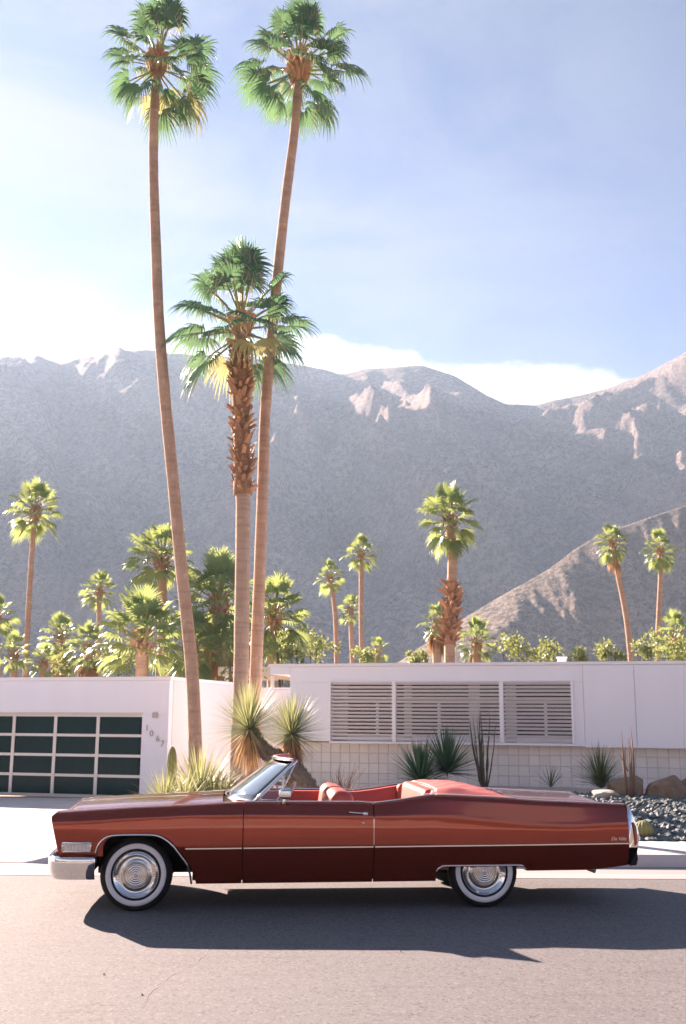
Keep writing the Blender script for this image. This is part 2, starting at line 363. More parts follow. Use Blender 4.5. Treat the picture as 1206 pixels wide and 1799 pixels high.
# unseen hillside added behind the camera for warm paintwork reflections and bounce light
aa = np.linspace(RAD(95), RAD(265), 220); hh_ = 9.5 + 3.0 * perlin(aa * 3.1, aa * 0 + .5) + 1.5 * perlin(aa * 9, aa * 0 + 2.5); q = MB()
for k, T_ in enumerate(np.linspace(0, 1, 26)):
    D_ = 70 + 330 * T_; z_ = np.tan(np.radians(hh_)) * 400 * T_ ** 1.15 + 6 * fbm(aa * 14, aa * 0 + T_ * 5, 4) * T_ - .3
    q.v += [tuple(p) for p in np.stack([D_ * np.sin(aa), D_ * np.cos(aa), z_], -1).tolist()]
for i in range(25):
    for j in range(219): a0 = i * 220 + j; q.f.append((a0, a0 + 1, a0 + 221, a0 + 220)); q.m.append(0)
tag(q.build('added_hillside', M['rock_near']), kind='structure')
# kerb with a dropped end at the driveway, sidewalk behind it
XD0, XD1 = -3.95, -3.25
def kerb_h(x): return .004 + .136 * min(1, max(0, (x - XD0) / (XD1 - XD0)))
xs = [XD0, -3.8, -3.6, -3.4, XD1, -2, 0, 2, 3, 4, 6, 12, 40, 80]
q = MB(); q.quadgrid([[(x, YG1 - .02, -.05), (x, YG1 + .0, kerb_h(x) * .25), (x, YG1 + .035, kerb_h(x) * .85), (x, YG1 + .06, kerb_h(x)), (x, YG1 + .17, kerb_h(x) + .004)] for x in xs], flip=True)
tag(q.build('kerb', M['concrete'], auto=35), kind='structure')
YS1 = 14.8
sw = MB(); sw.quadgrid([[(x, YG1 + .175, kerb_h(x) - .012), (x, YS1 + .02, kerb_h(x) - .012)] for x in xs], flip=True)
sw = tag(sw.build('sidewalk', M['joint'], smooth=False), kind='structure')
s0 = MB(); s0.box((0, 0, -.03), (1.19, 1.255, .012)); sme = s0.mesh('slab', M['concrete'], False)
for i in range(12): inst('slab', sme, sw, (-3.2 + 1.2 * i, YG1 + .178, .136))
# driveway of concrete slabs running to the garage
def drive_z(y): return .012 - .115 * max(0, min(1, (y - YG1) / 11.0))
d = MB(); d.quadgrid([[(x, y, drive_z(y) - .02) for x in (-30, -12, -3.3)] for y in np.linspace(YG1, 26, 8)])
drv = tag(d.build('driveway', M['joint'], smooth=False), kind='structure')
ys = [YG1 + .004, 15.4, 17.4, 19.6, 22.2, 25.3]; xe = [-13.2, -10.8, -8.4, -6.0, -3.62]
for i in range(len(ys) - 1):
    for j in range(len(xe) - 1):
        b = MB(); y0, y1, x0, x1 = ys[i] + .006, ys[i + 1] - .006, xe[j] + .006, xe[j + 1] - .006
        b.v += [(x, y, drive_z(y) + dz) for dz in (-.05, 0) for x, y in ((x0, y0), (x1, y0), (x1, y1), (x0, y1))]
        b.f += [(4, 5, 6, 7), (0, 1, 5, 4), (1, 2, 6, 5), (2, 3, 7, 6), (3, 0, 4, 7)]; b.m += [0] * 5
        b.build('slab', M['slab'], drv, smooth=False)
# front yard: pale granite fines, a mound to the right
def yard_z(x, y):
    a = max(0, min(1, (y - YS1) / 3.2)); a = a * a * (3 - 2 * a)
    rt = max(0, min(1, (x + 1.0) / 4.5)); rt = rt * rt * (3 - 2 * rt)
    return .135 + a * (.30 * rt + .02) + .012 * math.sin(x * 2.1 + y) * a
XSs = np.linspace(-3.3, 30, 90); YSs = np.linspace(YS1, 34, 70)
q = MB(); q.quadgrid([[(x, y, yard_z(x, y) if x > -3.2 else -.03) for x in XSs] for y in YSs])
tag(q.build('yard_ground', M['dg']), kind='structure')

# ---- mountains
def smooth_table(pts, az):
    a = np.array([p[0] for p in pts]); e = np.array([p[1] for p in pts]); o = np.argsort(a)
    return np.interp(az, a[o], e[o])
def mountain(name, crest_px, d0, d1, d2, az0, az1, nc, nr, mat, amp, wl, left_el, right_el, pw=1.25, seed=0.0, sil=1.0, z0=-1.0, tilt=0.0):
    pts = [azel(*p) for p in crest_px]
    pts = [(RAD(az0) - .01, left_el)] + pts + [(RAD(az1) + .01, right_el)]
    az = np.linspace(RAD(az0), RAD(az1), nc)
    el = smooth_table(pts, az)
    k = np.ones(5) / 5; el = np.convolve(np.pad(el, 2, 'edge'), k, 'valid')
    dc = d1 * (1 + .06 * perlin(az * 6 + seed, az * 0 + 3.3 + seed)) * (1 + tilt * az)
    tt = np.linspace(0, 1.22, nr) ; T, A = np.meshgrid(tt, az, indexing='ij')
    DC = dc[None, :]; D = d0 * (1 + tilt * A) + (DC - d0 * (1 + tilt * A)) * T
    hc = np.tan(el)[None, :] * DC + CAMH
    tin = np.clip(T, 0, 1)
    Hh = hc * tin ** pw * (1 - .9 * np.clip((T - 1) / .22, 0, 1) ** 1.1)
    X = D * np.sin(A); Y = D * np.cos(A)
    wx = X + 90 * perlin(X / 300 + seed, Y / 300); wy = Y + 90 * perlin(X / 300, Y / 300 + 5 + seed)
    n = fbm((wx + .45 * wy) / wl + seed, (wy - .3 * wx) / (wl * 1.9), 6, True) - .25
    n2 = fbm(X / (wl * .22), Y / (wl * .22) + seed, 4)
    env = np.sin(np.pi * np.clip(T, 0, 1)) ** .8 * .95 + .05 * sil
    env = np.where(T > 1, .12, env) * np.clip(hc / (hc.max() * .6), .15, 1)
    Z = Hh + amp * n * env + amp * .16 * n2 * (env + .06 * np.clip(T, 0, 1)) + z0
    Z = np.where(T < .02, z0 - 2, Z)
    o = MB(); o.v = list(map(tuple, np.stack([X, Y, Z], -1).reshape(-1, 3).tolist()))
    idx = np.arange(nr * nc).reshape(nr, nc)
    o.f = np.stack([idx[:-1, :-1], idx[:-1, 1:], idx[1:, 1:], idx[1:, :-1]], -1).reshape(-1, 4).tolist(); o.m = [0]
    return tag(o.build(name, mat), kind='structure')
CREST = [(-60, 640), (0, 628), (50, 625), (75, 632), (103, 645), (150, 632), (215, 617), (270, 615), (300, 619), (340, 622), (380, 622), (450, 628), (520, 638), (560, 646), (600, 657), (640, 648), (690, 646), (740, 642), (800, 660), (850, 690), (890, 708), (940, 712), (1000, 697), (1060, 685), (1130, 660), (1206, 620), (1290, 570)]
mountain('mountain', CREST, 640, 1500, 1900, -36, 36, 560, 250, M['rock'], 140, 300, RAD(17), RAD(24), 1.22, 2.7)
FOOT = [(640, 1185), (700, 1160), (750, 1125), (800, 1092), (870, 1050), (920, 1022), (960, 1000), (1010, 962), (1060, 932), (1110, 918), (1150, 903), (1206, 885), (1300, 850)]
mountain('foothill', FOOT, 380, 460, 700, -2, 36, 420, 150, M['rock_near'], 12, 60, RAD(2.2), RAD(15), .85, 9.1, sil=.6, tilt=1.05)

# ================================================================== GARAGE
AG = RAD(16)
gp = atY(300, 1190, 25.0)
G0 = empty('garage', (gp.x, gp.y, -.10), -AG)
tag(G0, 'flat roofed white garage block at the left with dark glass door', 'garage')
GH = 2.79       # local heights measured from the slab
def gbox(name, lo, hi, mat, parent=None, bev=.006):
    b = MB(); b.box(lo, hi); o = b.build(name, mat, parent or G0, smooth=False)
    if bev: bevel(o, bev, 1)
    return o
DX0, DX1, DZ = -5.25, -.69, 1.925
gbox('front_wall', (DX1, 0, -.3), (-.012, .2, DZ), M['stucco'])
gbox('front_wall', (-9.5, 0, -.3), (DX0, .2, DZ), M['stucco'])
gbox('front_wall', (-9.5, -.003, DZ), (-.012, .2, GH - .09), M['stucco'])
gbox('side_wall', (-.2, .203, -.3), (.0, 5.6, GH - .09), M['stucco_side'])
gbox('rear_wall', (-9.5, 5.4, -.3), (-.203, 5.6, GH - .09), M['stucco'])
gbox('roof', (-9.5, .05, GH - .16), (-.05, 5.55, GH - .12), M['white'])
gbox('roof_edge', (-9.5, -.022, GH - .088), (.016, .10, GH), M['white'])
gbox('roof_edge', (-.10, .103, GH - .088), (.018, 5.62, GH), M['white'])
gbox('door_jamb', (DX1 - .002, .01, -.1), (DX1 + .028, .06, DZ + .03), M['white'])
gbox('door_head', (DX0, -.012, DZ - .004), (DX1 + .028, .06, DZ + .032), M['cream'])
door = empty('garage_door'); door.parent = G0
nC, nR = 4, 4
pw = 1.14; ph = (DZ - .06) / 4
fr = MB()
for i in range(nC + 1):
    x = DX1 - pw * i; fr.box((x - .085 if i else x - .03, .075, .0), (x + (.0 if i else 0), .12, DZ - .005))
for k in range(nR + 1):
    z = .03 + ph * k; fr.box((DX0, .072, z - .042 if k else -.02), (DX1, .118, z + .022 if k < nR else DZ))
fr.build('door_frame', M['alu'], door, smooth=False)
pb = MB(); pb.box((0, .10, 0), (pw - .08, .112, ph - .06)); pme = pb.mesh('pane', M['darkglass'], False)
for i in range(nC):
    for k in range(nR):
        inst('pane', pme, door, (DX1 - pw * (i + 1) - .002, 0, .03 + ph * k + .02))
bk = MB(); bk.box((DX0, .125, 0), (DX1, .19, DZ)); bk.build('door_backing', M['black'], door, smooth=False)
# lamp and house number
lm = empty('wall_lamp', G0.matrix_world @ Vector((0, 0, 0))); lm.parent = G0; lm.location = (-.345, 0, 1.90)
b = MB(); b.box((-.055, -.012, -.075), (.055, .0, .075)); bevel(b.build('back_plate', M['alu'], lm, False), .006)
b = MB(); b.lathe([(-.06, .0), (-.06, .045), (.055, .05), (.06, .0)], 16, 'z', (0, -.065, 0)); b.build('lamp_cylinder', M['greymetal'], lm, auto=40)
for ch, x, z in (('1', -.548, 1.601), ('0', -.425, 1.472), ('6', -.262, 1.357), ('7', -.140, 1.242)):
    text_mesh('numeral', ch, .20, .008, 'greymetal', G0, (x, -.012, z), (RAD(90), 0, 0))

# ================================================================== MAIN HOUSE
AH = RAD(15)
hp = atY(800, 1164, 21.5)
H0 = empty('house', (hp.x, hp.y, 0), -AH)
tag(H0, 'low white flat roofed house with slatted window screen above block base', 'house')
def hbox(name, lo, hi, mat, parent=None, bev=.005, smooth=False):
    b = MB(); b.box(lo, hi); o = b.build(name, mat, parent or H0, smooth=False)
    if bev: bevel(o, bev, 1)
    return o
RT = 2.87; PB = 1.245; XL, XR = -3.50, 12.0
WX0, WX1, WZ0, WZ1 = -2.62, 2.29, 1.30, 2.475
hbox('roof_fascia', (XL - .46, -.03, RT - .06), (XR, .35, RT), M['white'])
hbox('roof_slab', (XL - .44, -.012, RT - .215), (XL - .002, 4.0, RT - .063), M['white'])
hbox('roof_slab', (XL + .002, .36, RT - .10), (XR, 7.0, RT - .03), M['white'])
hbox('upper_wall', (XL, 0, WZ1), (WX1 + .22, .3, RT - .063), M['stucco'])
hbox('upper_wall', (XL, 0, PB + .04), (WX0, .3, WZ1 - .002), M['stucco'])
hbox('upper_wall', (WX1, .002, PB + .0), (WX1 + .22, .3, WZ1 - .002), M['stucco'])
for x0, x1 in ((WX1 + .225, 3.478), (3.484, 6.4), (6.406, 9.2), (9.206, XR)):
    hbox('wall_panel', (x0, -.012, PB - .02), (x1, .3, RT - .063), M['stucco'], bev=.008)
hbox('window_sill', (WX0 - .01, -.03, PB + .005), (WX1 + .01, .30, WZ0 - .01), M['white'])
hbox('end_wall', (XL, .305, 0), (XL + .2, 7, RT - .12), M['stucco'])
hbox('porch_post', (XL - .20, 1.6, 0), (XL - .11, 1.69, RT - .218), M['white'])
# recessed window wall behind the louvres
hbox('window_backing', (XL + .2, 1.2, PB - .1), (XR, 1.3, RT - .12), M['black'], bev=0)
hbox('window_floor', (WX0 - .4, .303, PB - .06), (WX1 + .4, 1.2, PB - .003), M['white'], bev=0)
win = empty('window'); win.parent = H0
WY = .44
def wbox(name, lo, hi, mat): return hbox(name, lo, hi, mat, win, .004)
for x0, x1, mt in ((WX0 - .1, -2.36, 'curtain'), (-1.15, -.99, 'cream'), (.20, .42, 'curtain'), (.94, 1.16, 'curtain')):
    wbox('window_post', (x0, WY - .02, PB), (x1, WY + .08, WZ1 + .15), M[mt])
for x in (-1.72, -.42, 1.74):
    wbox('window_mullion', (x - .03, WY - .012, PB), (x + .03, WY + .06, 2.10), M['white'])
wbox('transom_bar', (WX0 - .1, WY - .016, 2.10), (WX1 + .3, WY + .07, 2.165), M['cream'])
wbox('window_rail', (WX0 - .1, WY - .016, PB), (WX1 + .3, WY + .07, 1.40), M['white'])
edges = [-2.36, -1.72, -1.15, -.42, .20, .94, 1.74, 2.55]
for a, c in zip(edges[:-1], edges[1:]):
    wbox('pane', (a + .002, WY + .03, 1.40), (c - .002, WY + .045, 2.10), M['winglass'])
for a, c in ((-2.36, -1.15), (-.99, .20), (.42, .94), (1.16, 2.55)):
    wbox('pane', (a + .002, WY + .032, 2.165), (c - .002, WY + .047, WZ1 + .12), M['winglass'])
# louvre screen
scr = empty('louvre_screen'); scr.parent = H0
for x0, x1 in ((WX0 - .03, WX0 + .02), (-1.305, -1.225), (.875, .955), (WX1 - .02, WX1 + .03)):
    hbox('upright', (x0, -.035, WZ0 - .008), (x1, .075, WZ1 + .01), M['white'], scr)
hbox('top_rail', (WX0 - .03, -.028, WZ1 + .012), (WX1 + .03, .075, WZ1 + .045), M['white'], scr)
NS = 16
sb = MB(); yy = [(-.028, .026), (-.024, .020), (.050, -.024), (.046, -.018)][::-1]
for bx, (x0, x1) in enumerate(((WX0 + .021, -1.306), (-1.224, .874), (.956, WX1 - .021))):
    b = MB(); P = [(x0, y, z) for y, z in yy] + [(x1, y, z) for y, z in yy]
    b.v = P; b.f = [(0, 1, 2, 3), (7, 6, 5, 4), (0, 4, 5, 1), (1, 5, 6, 2), (2, 6, 7, 3), (3, 7, 4, 0)]; b.m = [0] * 6
    sm = b.mesh('slat', M['white'], False)
    for k in range(NS):
        z = WZ0 + .045 + (WZ1 - WZ0 - .07) * k / (NS - 1)
        inst('slat', sm, scr, (0, 0, z + random.Random(k * 7 + bx).uniform(-.002, .002)))
# block base: stack bond, every block its own piece on a recessed mortar bed
bw = hbox('block_wall', (XL + .01, .262, 0), (XR, .5, PB + .02), M['mortar'], bev=0)
SZ = .2035
bb = MB(); bb.box((.004, 0, .004), (SZ - .004, .05, SZ - .004)); bo = bb.build('block', M['block'], bw, smooth=False)
bm = bmesh.new(); bm.from_mesh(bo.data); bmesh.ops.bevel(bm, geom=list(bm.edges), offset=.006, segments=1, affect='EDGES'); bm.to_mesh(bo.data); bm.free()
bo.location = (XL + .02, .245, PB + .012 - SZ)
rr = random.Random(3)
for j in range(5):
    for i in range(46):
        if i == 0 and j == 0: continue
        inst('block', bo.data, bw, (XL + .02 + i * SZ, .245 + rr.uniform(-.002, .002), PB + .012 - SZ * (j + 1)))
hbox('foundation', (XL, .225, -.2), (XR, .5, PB + .012 - SZ * 5 - .003), M['block'])
# court wall between garage and house
cw = empty('court_wall', (gp.x, gp.y, -.1), -AG)
tag(cw, 'plain cream courtyard wall between the garage and the house, behind the yuccas', 'wall')
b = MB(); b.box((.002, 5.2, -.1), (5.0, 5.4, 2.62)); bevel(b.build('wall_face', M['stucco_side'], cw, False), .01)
b = MB(); b.box((.019, 5.15, 2.623), (5.0, 5.45, 2.68)); bevel(b.build('wall_coping', M['white'], cw, False), .008)
# neighbour's carport beam seen over the court wall
cp = empty('carport', atY(440, 1180, 38.0).xy.to_3d(), -RAD(10))
tag(cp, 'pale flat carport roof on posts glimpsed beyond the courtyard wall', 'carport')
zt = atY(440, 1171, 38).z
b = MB(); b.box((-1.2, 0, zt - .32), (2.6, 5, zt)); bevel(b.build('carport_roof', M['cream'], cp, False), .02)
for x in (-1.0, .7, 2.4):
    b = MB(); b.box((x, .2, -.2), (x + .12, .32, zt - .322)); b.build('carport_post', M['white'], cp, False)
# small vent box on the house roof
vp = Vector((2.05, 1.2, RT - .035)); vo = empty('roof_vent', H0.matrix_basis @ vp, -AH)
tag(vo, 'small white square vent box standing on the house roof edge', 'vent')
b = MB(); b.box((-.09, -.09, 0), (.09, .09, .17)); bevel(b.build('vent_body', M['white'], vo, False), .01)
b = MB(); b.box((-.11, -.11, .173), (.11, .11, .20)); bevel(b.build('vent_cap', M['white'], vo, False), .008)
# ================================================================== PALMS
def frond_mesh(theta, seed, nseg=30, lp=.54, thread=10, mats=('frond', 'petiole', 'filament'), droop=1.0):
    """fan leaf of unit reach: stalk along +X, blade spread in XY, bent by gravity for a leaf held at elevation theta"""
    rn = random.Random(seed); o = MB(); th = RAD(theta)
    gv = Vector((-math.sin(th), 0, -math.cos(th)))
    # stalk sags a little
    pts = []; p = Vector((0, 0, 0)); d = Vector((1, 0, .12 * math.cos(th)))
    for i in range(5):
        pts.append(p.copy()); p = p + d.normalized() * (lp / 4); d += gv * .05
    o.tube(pts, [.020, .015, .012, .011, .010], 5, mi=1)
    c = pts[-1]; ax = (pts[-1] - pts[-2]).normalized()
    side = Vector((0, 1, 0)); up = ax.cross(side).normalized()
    if up.dot(Vector((0, 0, 1))) < 0: up = -up
    A = RAD(rn.uniform(108, 128) - (38 if theta > 70 else 18 if theta > 50 else 0)); droop *= .35 if theta > 70 else .7 if theta > 50 else 1.0; L0 = 1.0 - lp
    for s in range(nseg):
        a = -A + 2 * A * (s + .5) / nseg; da = A / nseg
        L = L0 * (1.0 - .22 * (abs(a) / A) ** 2) * rn.uniform(.88, 1.08)
        cup = .30 * abs(math.sin(a)) + .05
        def rad(ang): return (ax * math.cos(ang) + side * math.sin(ang) + up * (.30 * abs(math.sin(ang)))).normalized()
        dl, dm, dr = rad(a - da), rad(a), rad(a + da)
        steps = (.10, .34, .56, .76, .90, 1.0); prev = None
        bend = Vector((0, 0, 0)); off = Vector((0, 0, 0)); last = 0
        k = droop * rn.uniform(.7, 1.35)
        b0 = len(o.v)
        for i, q in enumerate(steps):
            if q > .42: bend = gv * k * (q - .42) ** 1.25 * 2.3
            off = off + bend * (q - last) * L * 1.15; last = q
            shrink = 1.0 - .30 * max(0, q - .5) * k * (1 - abs(dm.dot(gv)) * .7)
            wd = 1.0 if q <= .56 else max(.06, (1 - (q - .56) / .44) ** .8)
            hw = min(q, .56) * L * da * wd * 1.04
            cen = c + dm * (q * L * shrink) + off
            tang = (dr - dl).normalized(); fold = up * (hw * .55)
            o.v += [tuple(cen - tang * hw - fold), tuple(cen + fold * .4), tuple(cen + tang * hw - fold)]
        for i in range(len(steps) - 1):
            r0 = b0 + 3 * i; r1 = r0 + 3
            o.f += [(r0, r0 + 1, r1 + 1, r1), (r0 + 1, r0 + 2, r1 + 2, r1 + 1)]; o.m += [0, 0]
        if thread and rn.random() < thread / nseg:
            base = Vector(o.v[b0 + 3 * 2 + 1]); lt = rn.uniform(.10, .26); wv = side * .0022
            e1 = base + gv * lt * .5 + side * rn.uniform(-.03, .03); e2 = base + gv * lt + side * rn.uniform(-.05, .05)
            bq = len(o.v); o.v += [tuple(base - wv), tuple(base + wv), tuple(e1 + wv), tuple(e1 - wv), tuple(e2 + wv), tuple(e2 - wv)]
            o.f += [(bq, bq + 1, bq + 2, bq + 3), (bq + 3, bq + 2, bq + 4, bq + 5)]; o.m += [2, 2]
    return o.mesh('frond', [M[x] for x in mats], True)
THS = (82, 62, 42, 22, 2, -20, -42, -66)
FR = {}
for kind, mats, ns in (('near', ('frond', 'petiole', 'filament'), 34), ('old', ('frond_old', 'petiole', 'filament'), 30), ('far', ('frond_far', 'petiole', 'filament'), 22), ('dry', ('thatch', 'thatch', 'thatch'), 18)):
    for i, th in enumerate(THS):
        for sd in range(2):
            if kind == 'dry' and th > -20: continue
            FR[kind, i, sd] = frond_mesh(th, 31 * i + 7 * sd + len(kind), ns, thread=14 if kind in ('near', 'old') else 5, mats=mats, droop={'near': .95, 'old': 1.1, 'far': .75, 'dry': 1.5}[kind])
bt = MB()    # one cut leaf base
bt.v = [(-.045, -.02, 0), (.045, -.02, 0), (.035, .05, .13), (-.035, .05, .13), (-.045, .02, 0), (.045, .02, 0), (.022, .085, .145), (-.022, .085, .145)]
bt.f = [(0, 1, 2, 3), (5, 4, 7, 6), (0, 4, 5, 1), (3, 2, 6, 7), (0, 3, 7, 4), (1, 5, 6, 2)]; bt.m = [0] * 6
BOOT = bt.mesh('leaf_base', M['boot'], False)

def curve_pts(pts, n):
    """smooth polyline through the points (Catmull-Rom)"""
    P = [Vector(p) for p in pts]; P = [P[0] * 2 - P[1]] + P + [P[-1] * 2 - P[-2]]; out = []
    for k in range(n):
        u = k / (n - 1) * (len(P) - 3); i = min(int(u), len(P) - 4); f = u - i
        a, b, c, d = P[i:i + 4]
        out.append(.5 * ((2 * b) + (c - a) * f + (2 * a - 5 * b + 4 * c - d) * f * f + (3 * b - a - 3 * c + d) * f ** 3))
    return out
def add_crown(root, top, R, n, seed, kind='near', el_hi=88, el_lo=-62, old=.10, up=(0, 0, 1), bias=1.0):
    rn = random.Random(seed)
    for i in range(n):
        u = (i + .5) / n
        el = el_hi - (el_hi - el_lo) * u ** bias + rn.uniform(-7, 7)
        az = i * 2.39996 + rn.uniform(-.28, .28)
        ti = min(range(len(THS)), key=lambda k: abs(THS[k] - el))
        kd = kind
        if kind == 'near' and el < -5 and rn.random() < old * .5: kd = 'old'
        s = R * rn.uniform(.80, 1.12) * (1.0 if el > -30 else .92)
        me = FR[kd, ti, rn.randint(0, 1)]
        z = top.z + .28 * R * (.45 - u)
        inst('frond', me, root, Vector((top.x, top.y, z)) - root.location, (rn.uniform(-.35, .35), RAD(-el), az), s)
def palm(name, label, path, r0, r1, R, n, seed, kind='near', bark='bark', group=None, boots=None, skirt=0, el_lo=-62, bias=1.0, crownlet=1.0, flare=1.25, old=.10):
    P = curve_pts(path, 26 if kind == 'near' else 14)
    root = empty(name, P[0]); tag(root, label, 'palm tree', group)
    b = MB(); rad = []
    rn = random.Random(seed + 5)
    for i in range(len(P)):
        u = i / (len(P) - 1); rr_ = r0 + (r1 - r0) * u; rr_ *= 1 + (flare - 1) * max(0, 1 - u * 9) ** 2; rad.append(rr_ * rn.uniform(.97, 1.03))
    b.tube([p - P[0] for p in P], rad, 14 if kind == 'near' else 8)
    b.build('trunk', M[bark], root)
    top = P[-1]
    if crownlet:      # fibrous boss of leaf bases under the crown
        cb = MB(); m_ = 60 if kind == 'near' else 22; hh = R * .42 * crownlet
        ax = (P[-1] - P[-3]).normalized()
        for i in range(m_):
            u = i / m_; a = i * 2.39996; zc = -hh * .55 + hh * u; rr_ = r1 * 1.15 + R * .075 * crownlet * math.sin(math.pi * min(1, u * .9 + .1))
            d = Vector((math.cos(a), math.sin(a), 0)); base = top - root.location + ax * zc + d * rr_ * .6
            tip = base + d * (R * .11) + Vector((0, 0, R * .12)); sd = Vector((-d.y, d.x, 0)) * R * .035
            q = len(cb.v); cb.v += [tuple(base - sd), tuple(base + sd), tuple(tip + sd * .6), tuple(tip - sd * .6), tuple(base + d * R * .05 + Vector((0, 0, -R * .05)))]
            cb.f += [(q, q + 1, q + 2, q + 3), (q, q + 4, q + 1), (q + 1, q + 4, q + 2), (q + 3, q + 4, q), (q + 2, q + 4, q + 3)]; cb.m += [0] * 5
        cb.build('crown_boss', M['boot'], root, smooth=False)
    if boots:
        u0, u1, nb, rb, sc = boots
        cp_ = curve_pts(path, 80); cp_ = cp_[int(u0 * 79):int(u1 * 79) + 1]; fb_ = MB(); rj = random.Random(seed)
        fb_.tube([p - P[0] for p in cp_], [rb * rj.uniform(.92, 1.16) for _ in cp_], 12); fb_.build('fibre_sleeve', M['fibre'], root)
        for i in range(nb):
            u = u0 + (u1 - u0) * (i + .5) / nb; f = u * (len(P) - 1); k = min(int(f), len(P) - 2); c = P[k].lerp(P[k + 1], f - k)
            a = i * 2.39996 + rn.uniform(-.3, .3); prof = rb * (1 + .12 * math.sin(u * 31)) * (1.0 - .25 * max(0, (u - u1 + .06) / .06))
            d = Vector((math.cos(a), math.sin(a), 0))
            down = 1 if rn.random() < .25 else 0
            inst('leaf_base', BOOT, root, c + d * prof - root.location, (RAD(rn.uniform(-45, 10)) + down * 2.4, rn.uniform(-.3, .3), a - math.pi / 2), rn.uniform(.75, 1.5) * sc)
    for i in range(skirt):
        a = i * 2.39996; el = rn.uniform(-84, -60); ti = len(THS) - 1
        inst('dry_frond', FR['dry', ti, i % 2], root, top - root.location + Vector((0, 0, -R * rn.uniform(.1, .75))), (rn.uniform(-.3, .3), RAD(-el), a), R * rn.uniform(.75, 1.05))
    add_crown(root, top, R, n, seed, kind, el_lo=el_lo, bias=bias, old=old)
    return root
LP = [(-3.05, 23, .0), (-3.10, 23, .75), (-3.13, 23, 1.3), (-3.26, 23, 2.9), (-3.55, 23, 4.95), (-3.85, 23, 7.27), (-4.08, 23, 9.0), (-4.28, 23, 10.78), (-4.43, 23, 12.75), (-4.55, 23, 14.49), (-4.60, 23, 15.98), (-4.57, 23, 17.3)]
palm('palm_tree', 'very tall slender palm leaning left, leftmost of the three beside the garage', LP, .155, .105, 1.66, 33, 11, bias=.95, el_lo=-66, crownlet=.55)
MP = [(-2.28, 23.5, 0), (-2.25, 23.5, .73), (-2.23, 23.5, 2.75), (-2.25, 23.5, 4.7), (-2.28, 23.5, 6.6), (-2.36, 23.5, 8.34), (-2.42, 23.5, 9.58), (-2.43, 23.5, 10.8)]
palm('palm_tree', 'shorter middle palm with shaggy brown leaf bases wrapping its upper trunk', MP, .175, .16, 1.98, 34, 23, bark='bark_grey', boots=(.585, .955, 298, .19, 1.0), old=.22, bias=1.0, el_lo=-44, crownlet=.28)
RP = [(-1.97, 24, 0), (-1.95, 24, .71), (-1.94, 24, 2.77), (-1.90, 24, 5.23), (-1.87, 24, 7.52), (-1.86, 24, 8.63), (-1.80, 24, 9.87), (-1.60, 24, 12.65), (-1.43, 24, 14.61), (-1.27, 24, 16.15), (-1.17, 24, 17.9)]
palm('palm_tree', 'very tall slender palm leaning right, directly behind the shaggy middle palm', RP, .150, .110, 1.80, 33, 37, bias=.95, el_lo=-58)

def far_palm(label, crown, Rpx, path, D, rpx, seed, n=30, name='palm_tree', kind='far', **kw):
    """crown (x,y) and trunk pixels on the plane Y=D"""
    pts = [atY(x, y, D) for x, y in path] + [atY(crown[0], crown[1], D)]
    bt_ = pts[0].copy(); bt_.z = -.2; bt_.x += (pts[0].x - pts[1].x) * .25
    k = D / FPX
    return palm(name, label, [bt_] + pts, rpx * k * 1.1, rpx * k * .9, Rpx * k * 1.02, n, seed, kind, group='palms behind the houses', **kw)
far_palm('slender palm standing alone at the far left above the garage', (62, 900), 58, [(45, 1185), (50, 1080), (56, 980)], 50, 5.0, 101, 34)
far_palm('broad leafy palm half hidden by the leftmost tall trunk', (284, 985), 74, [(286, 1190), (286, 1090), (285, 1030)], 42, 9, 102, 36, el_lo=-50)
far_palm('small round palm left of the broad leafy palm', (175, 1040), 38, [(172, 1190), (174, 1110)], 62, 4.5, 103, 30)
far_palm('low bushy palm between the lone left palm and the small round palm', (106, 1120), 44, [(108, 1200), (107, 1160)], 55, 6, 104, 30, skirt=8)
far_palm('squat pale palm with a brown skirt above the garage door', (158, 1140), 48, [(152, 1210), (155, 1180)], 48, 10, 105, 28, skirt=18)
far_palm('big fan leaved palm low behind the garage roof corner', (250, 1128), 98, [(250, 1240), (250, 1200)], 36, 12, 106, 34, el_lo=-30)
far_palm('dense palm just left of the shaggy middle trunk', (385, 1062), 92, [(385, 1230), (386, 1150)], 40, 12, 107, 46, skirt=10, el_lo=-72)
far_palm('drooping palm just right of the two middle trunks', (482, 1085), 78, [(478, 1230), (480, 1160)], 44, 9, 108, 44, el_lo=-70)
far_palm('low palm filling the gap between the leftmost tall trunk and middle trunk', (335, 1140), 70, [(340, 1240), (340, 1200)], 38, 10, 109, 36, skirt=6)
far_palm('short thin palm, left one of the trio above the roof', (580, 1015), 33, [(592, 1170), (590, 1090), (586, 1050)], 72, 4, 110, 28)
far_palm('tallest palm of the thin trio above the roof', (635, 975), 36, [(636, 1170), (635, 1070), (635, 1010)], 74, 4.2, 111, 28)
far_palm('low palm between the two thin trunks above the roof', (616, 1072), 30, [(620, 1175), (618, 1120)], 78, 4.5, 112, 26)
far_palm('stout palm with pale trunk and shaggy base right of centre', (790, 915), 70, [(790, 1170), (791, 1090), (795, 1010), (794, 960)], 48, 9, 113, 40, el_lo=-72, boots=(.28, .56, 120, .26, 2.0))
far_palm('short palm with hanging brown skirt beside the stout palm', (768, 1095), 36, [(768, 1200), (768, 1140)], 56, 8, 114, 28, skirt=20)
far_palm('curving palm, left one of the pair at the right edge', (1076, 955), 37, [(1110, 1175), (1100, 1080), (1084, 1000)], 62, 5, 115, 34, el_lo=-72, skirt=3)
far_palm('straight palm, right one of the pair at the right edge', (1160, 968), 38, [(1155, 1175), (1158, 1080), (1161, 1010)], 62, 4.6, 116, 34, el_lo=-72)
far_palm('low dark palm behind the roof right of the stout palm', (838, 1130), 44, [(838, 1220), (838, 1180)], 58, 8, 117, 28, skirt=8)
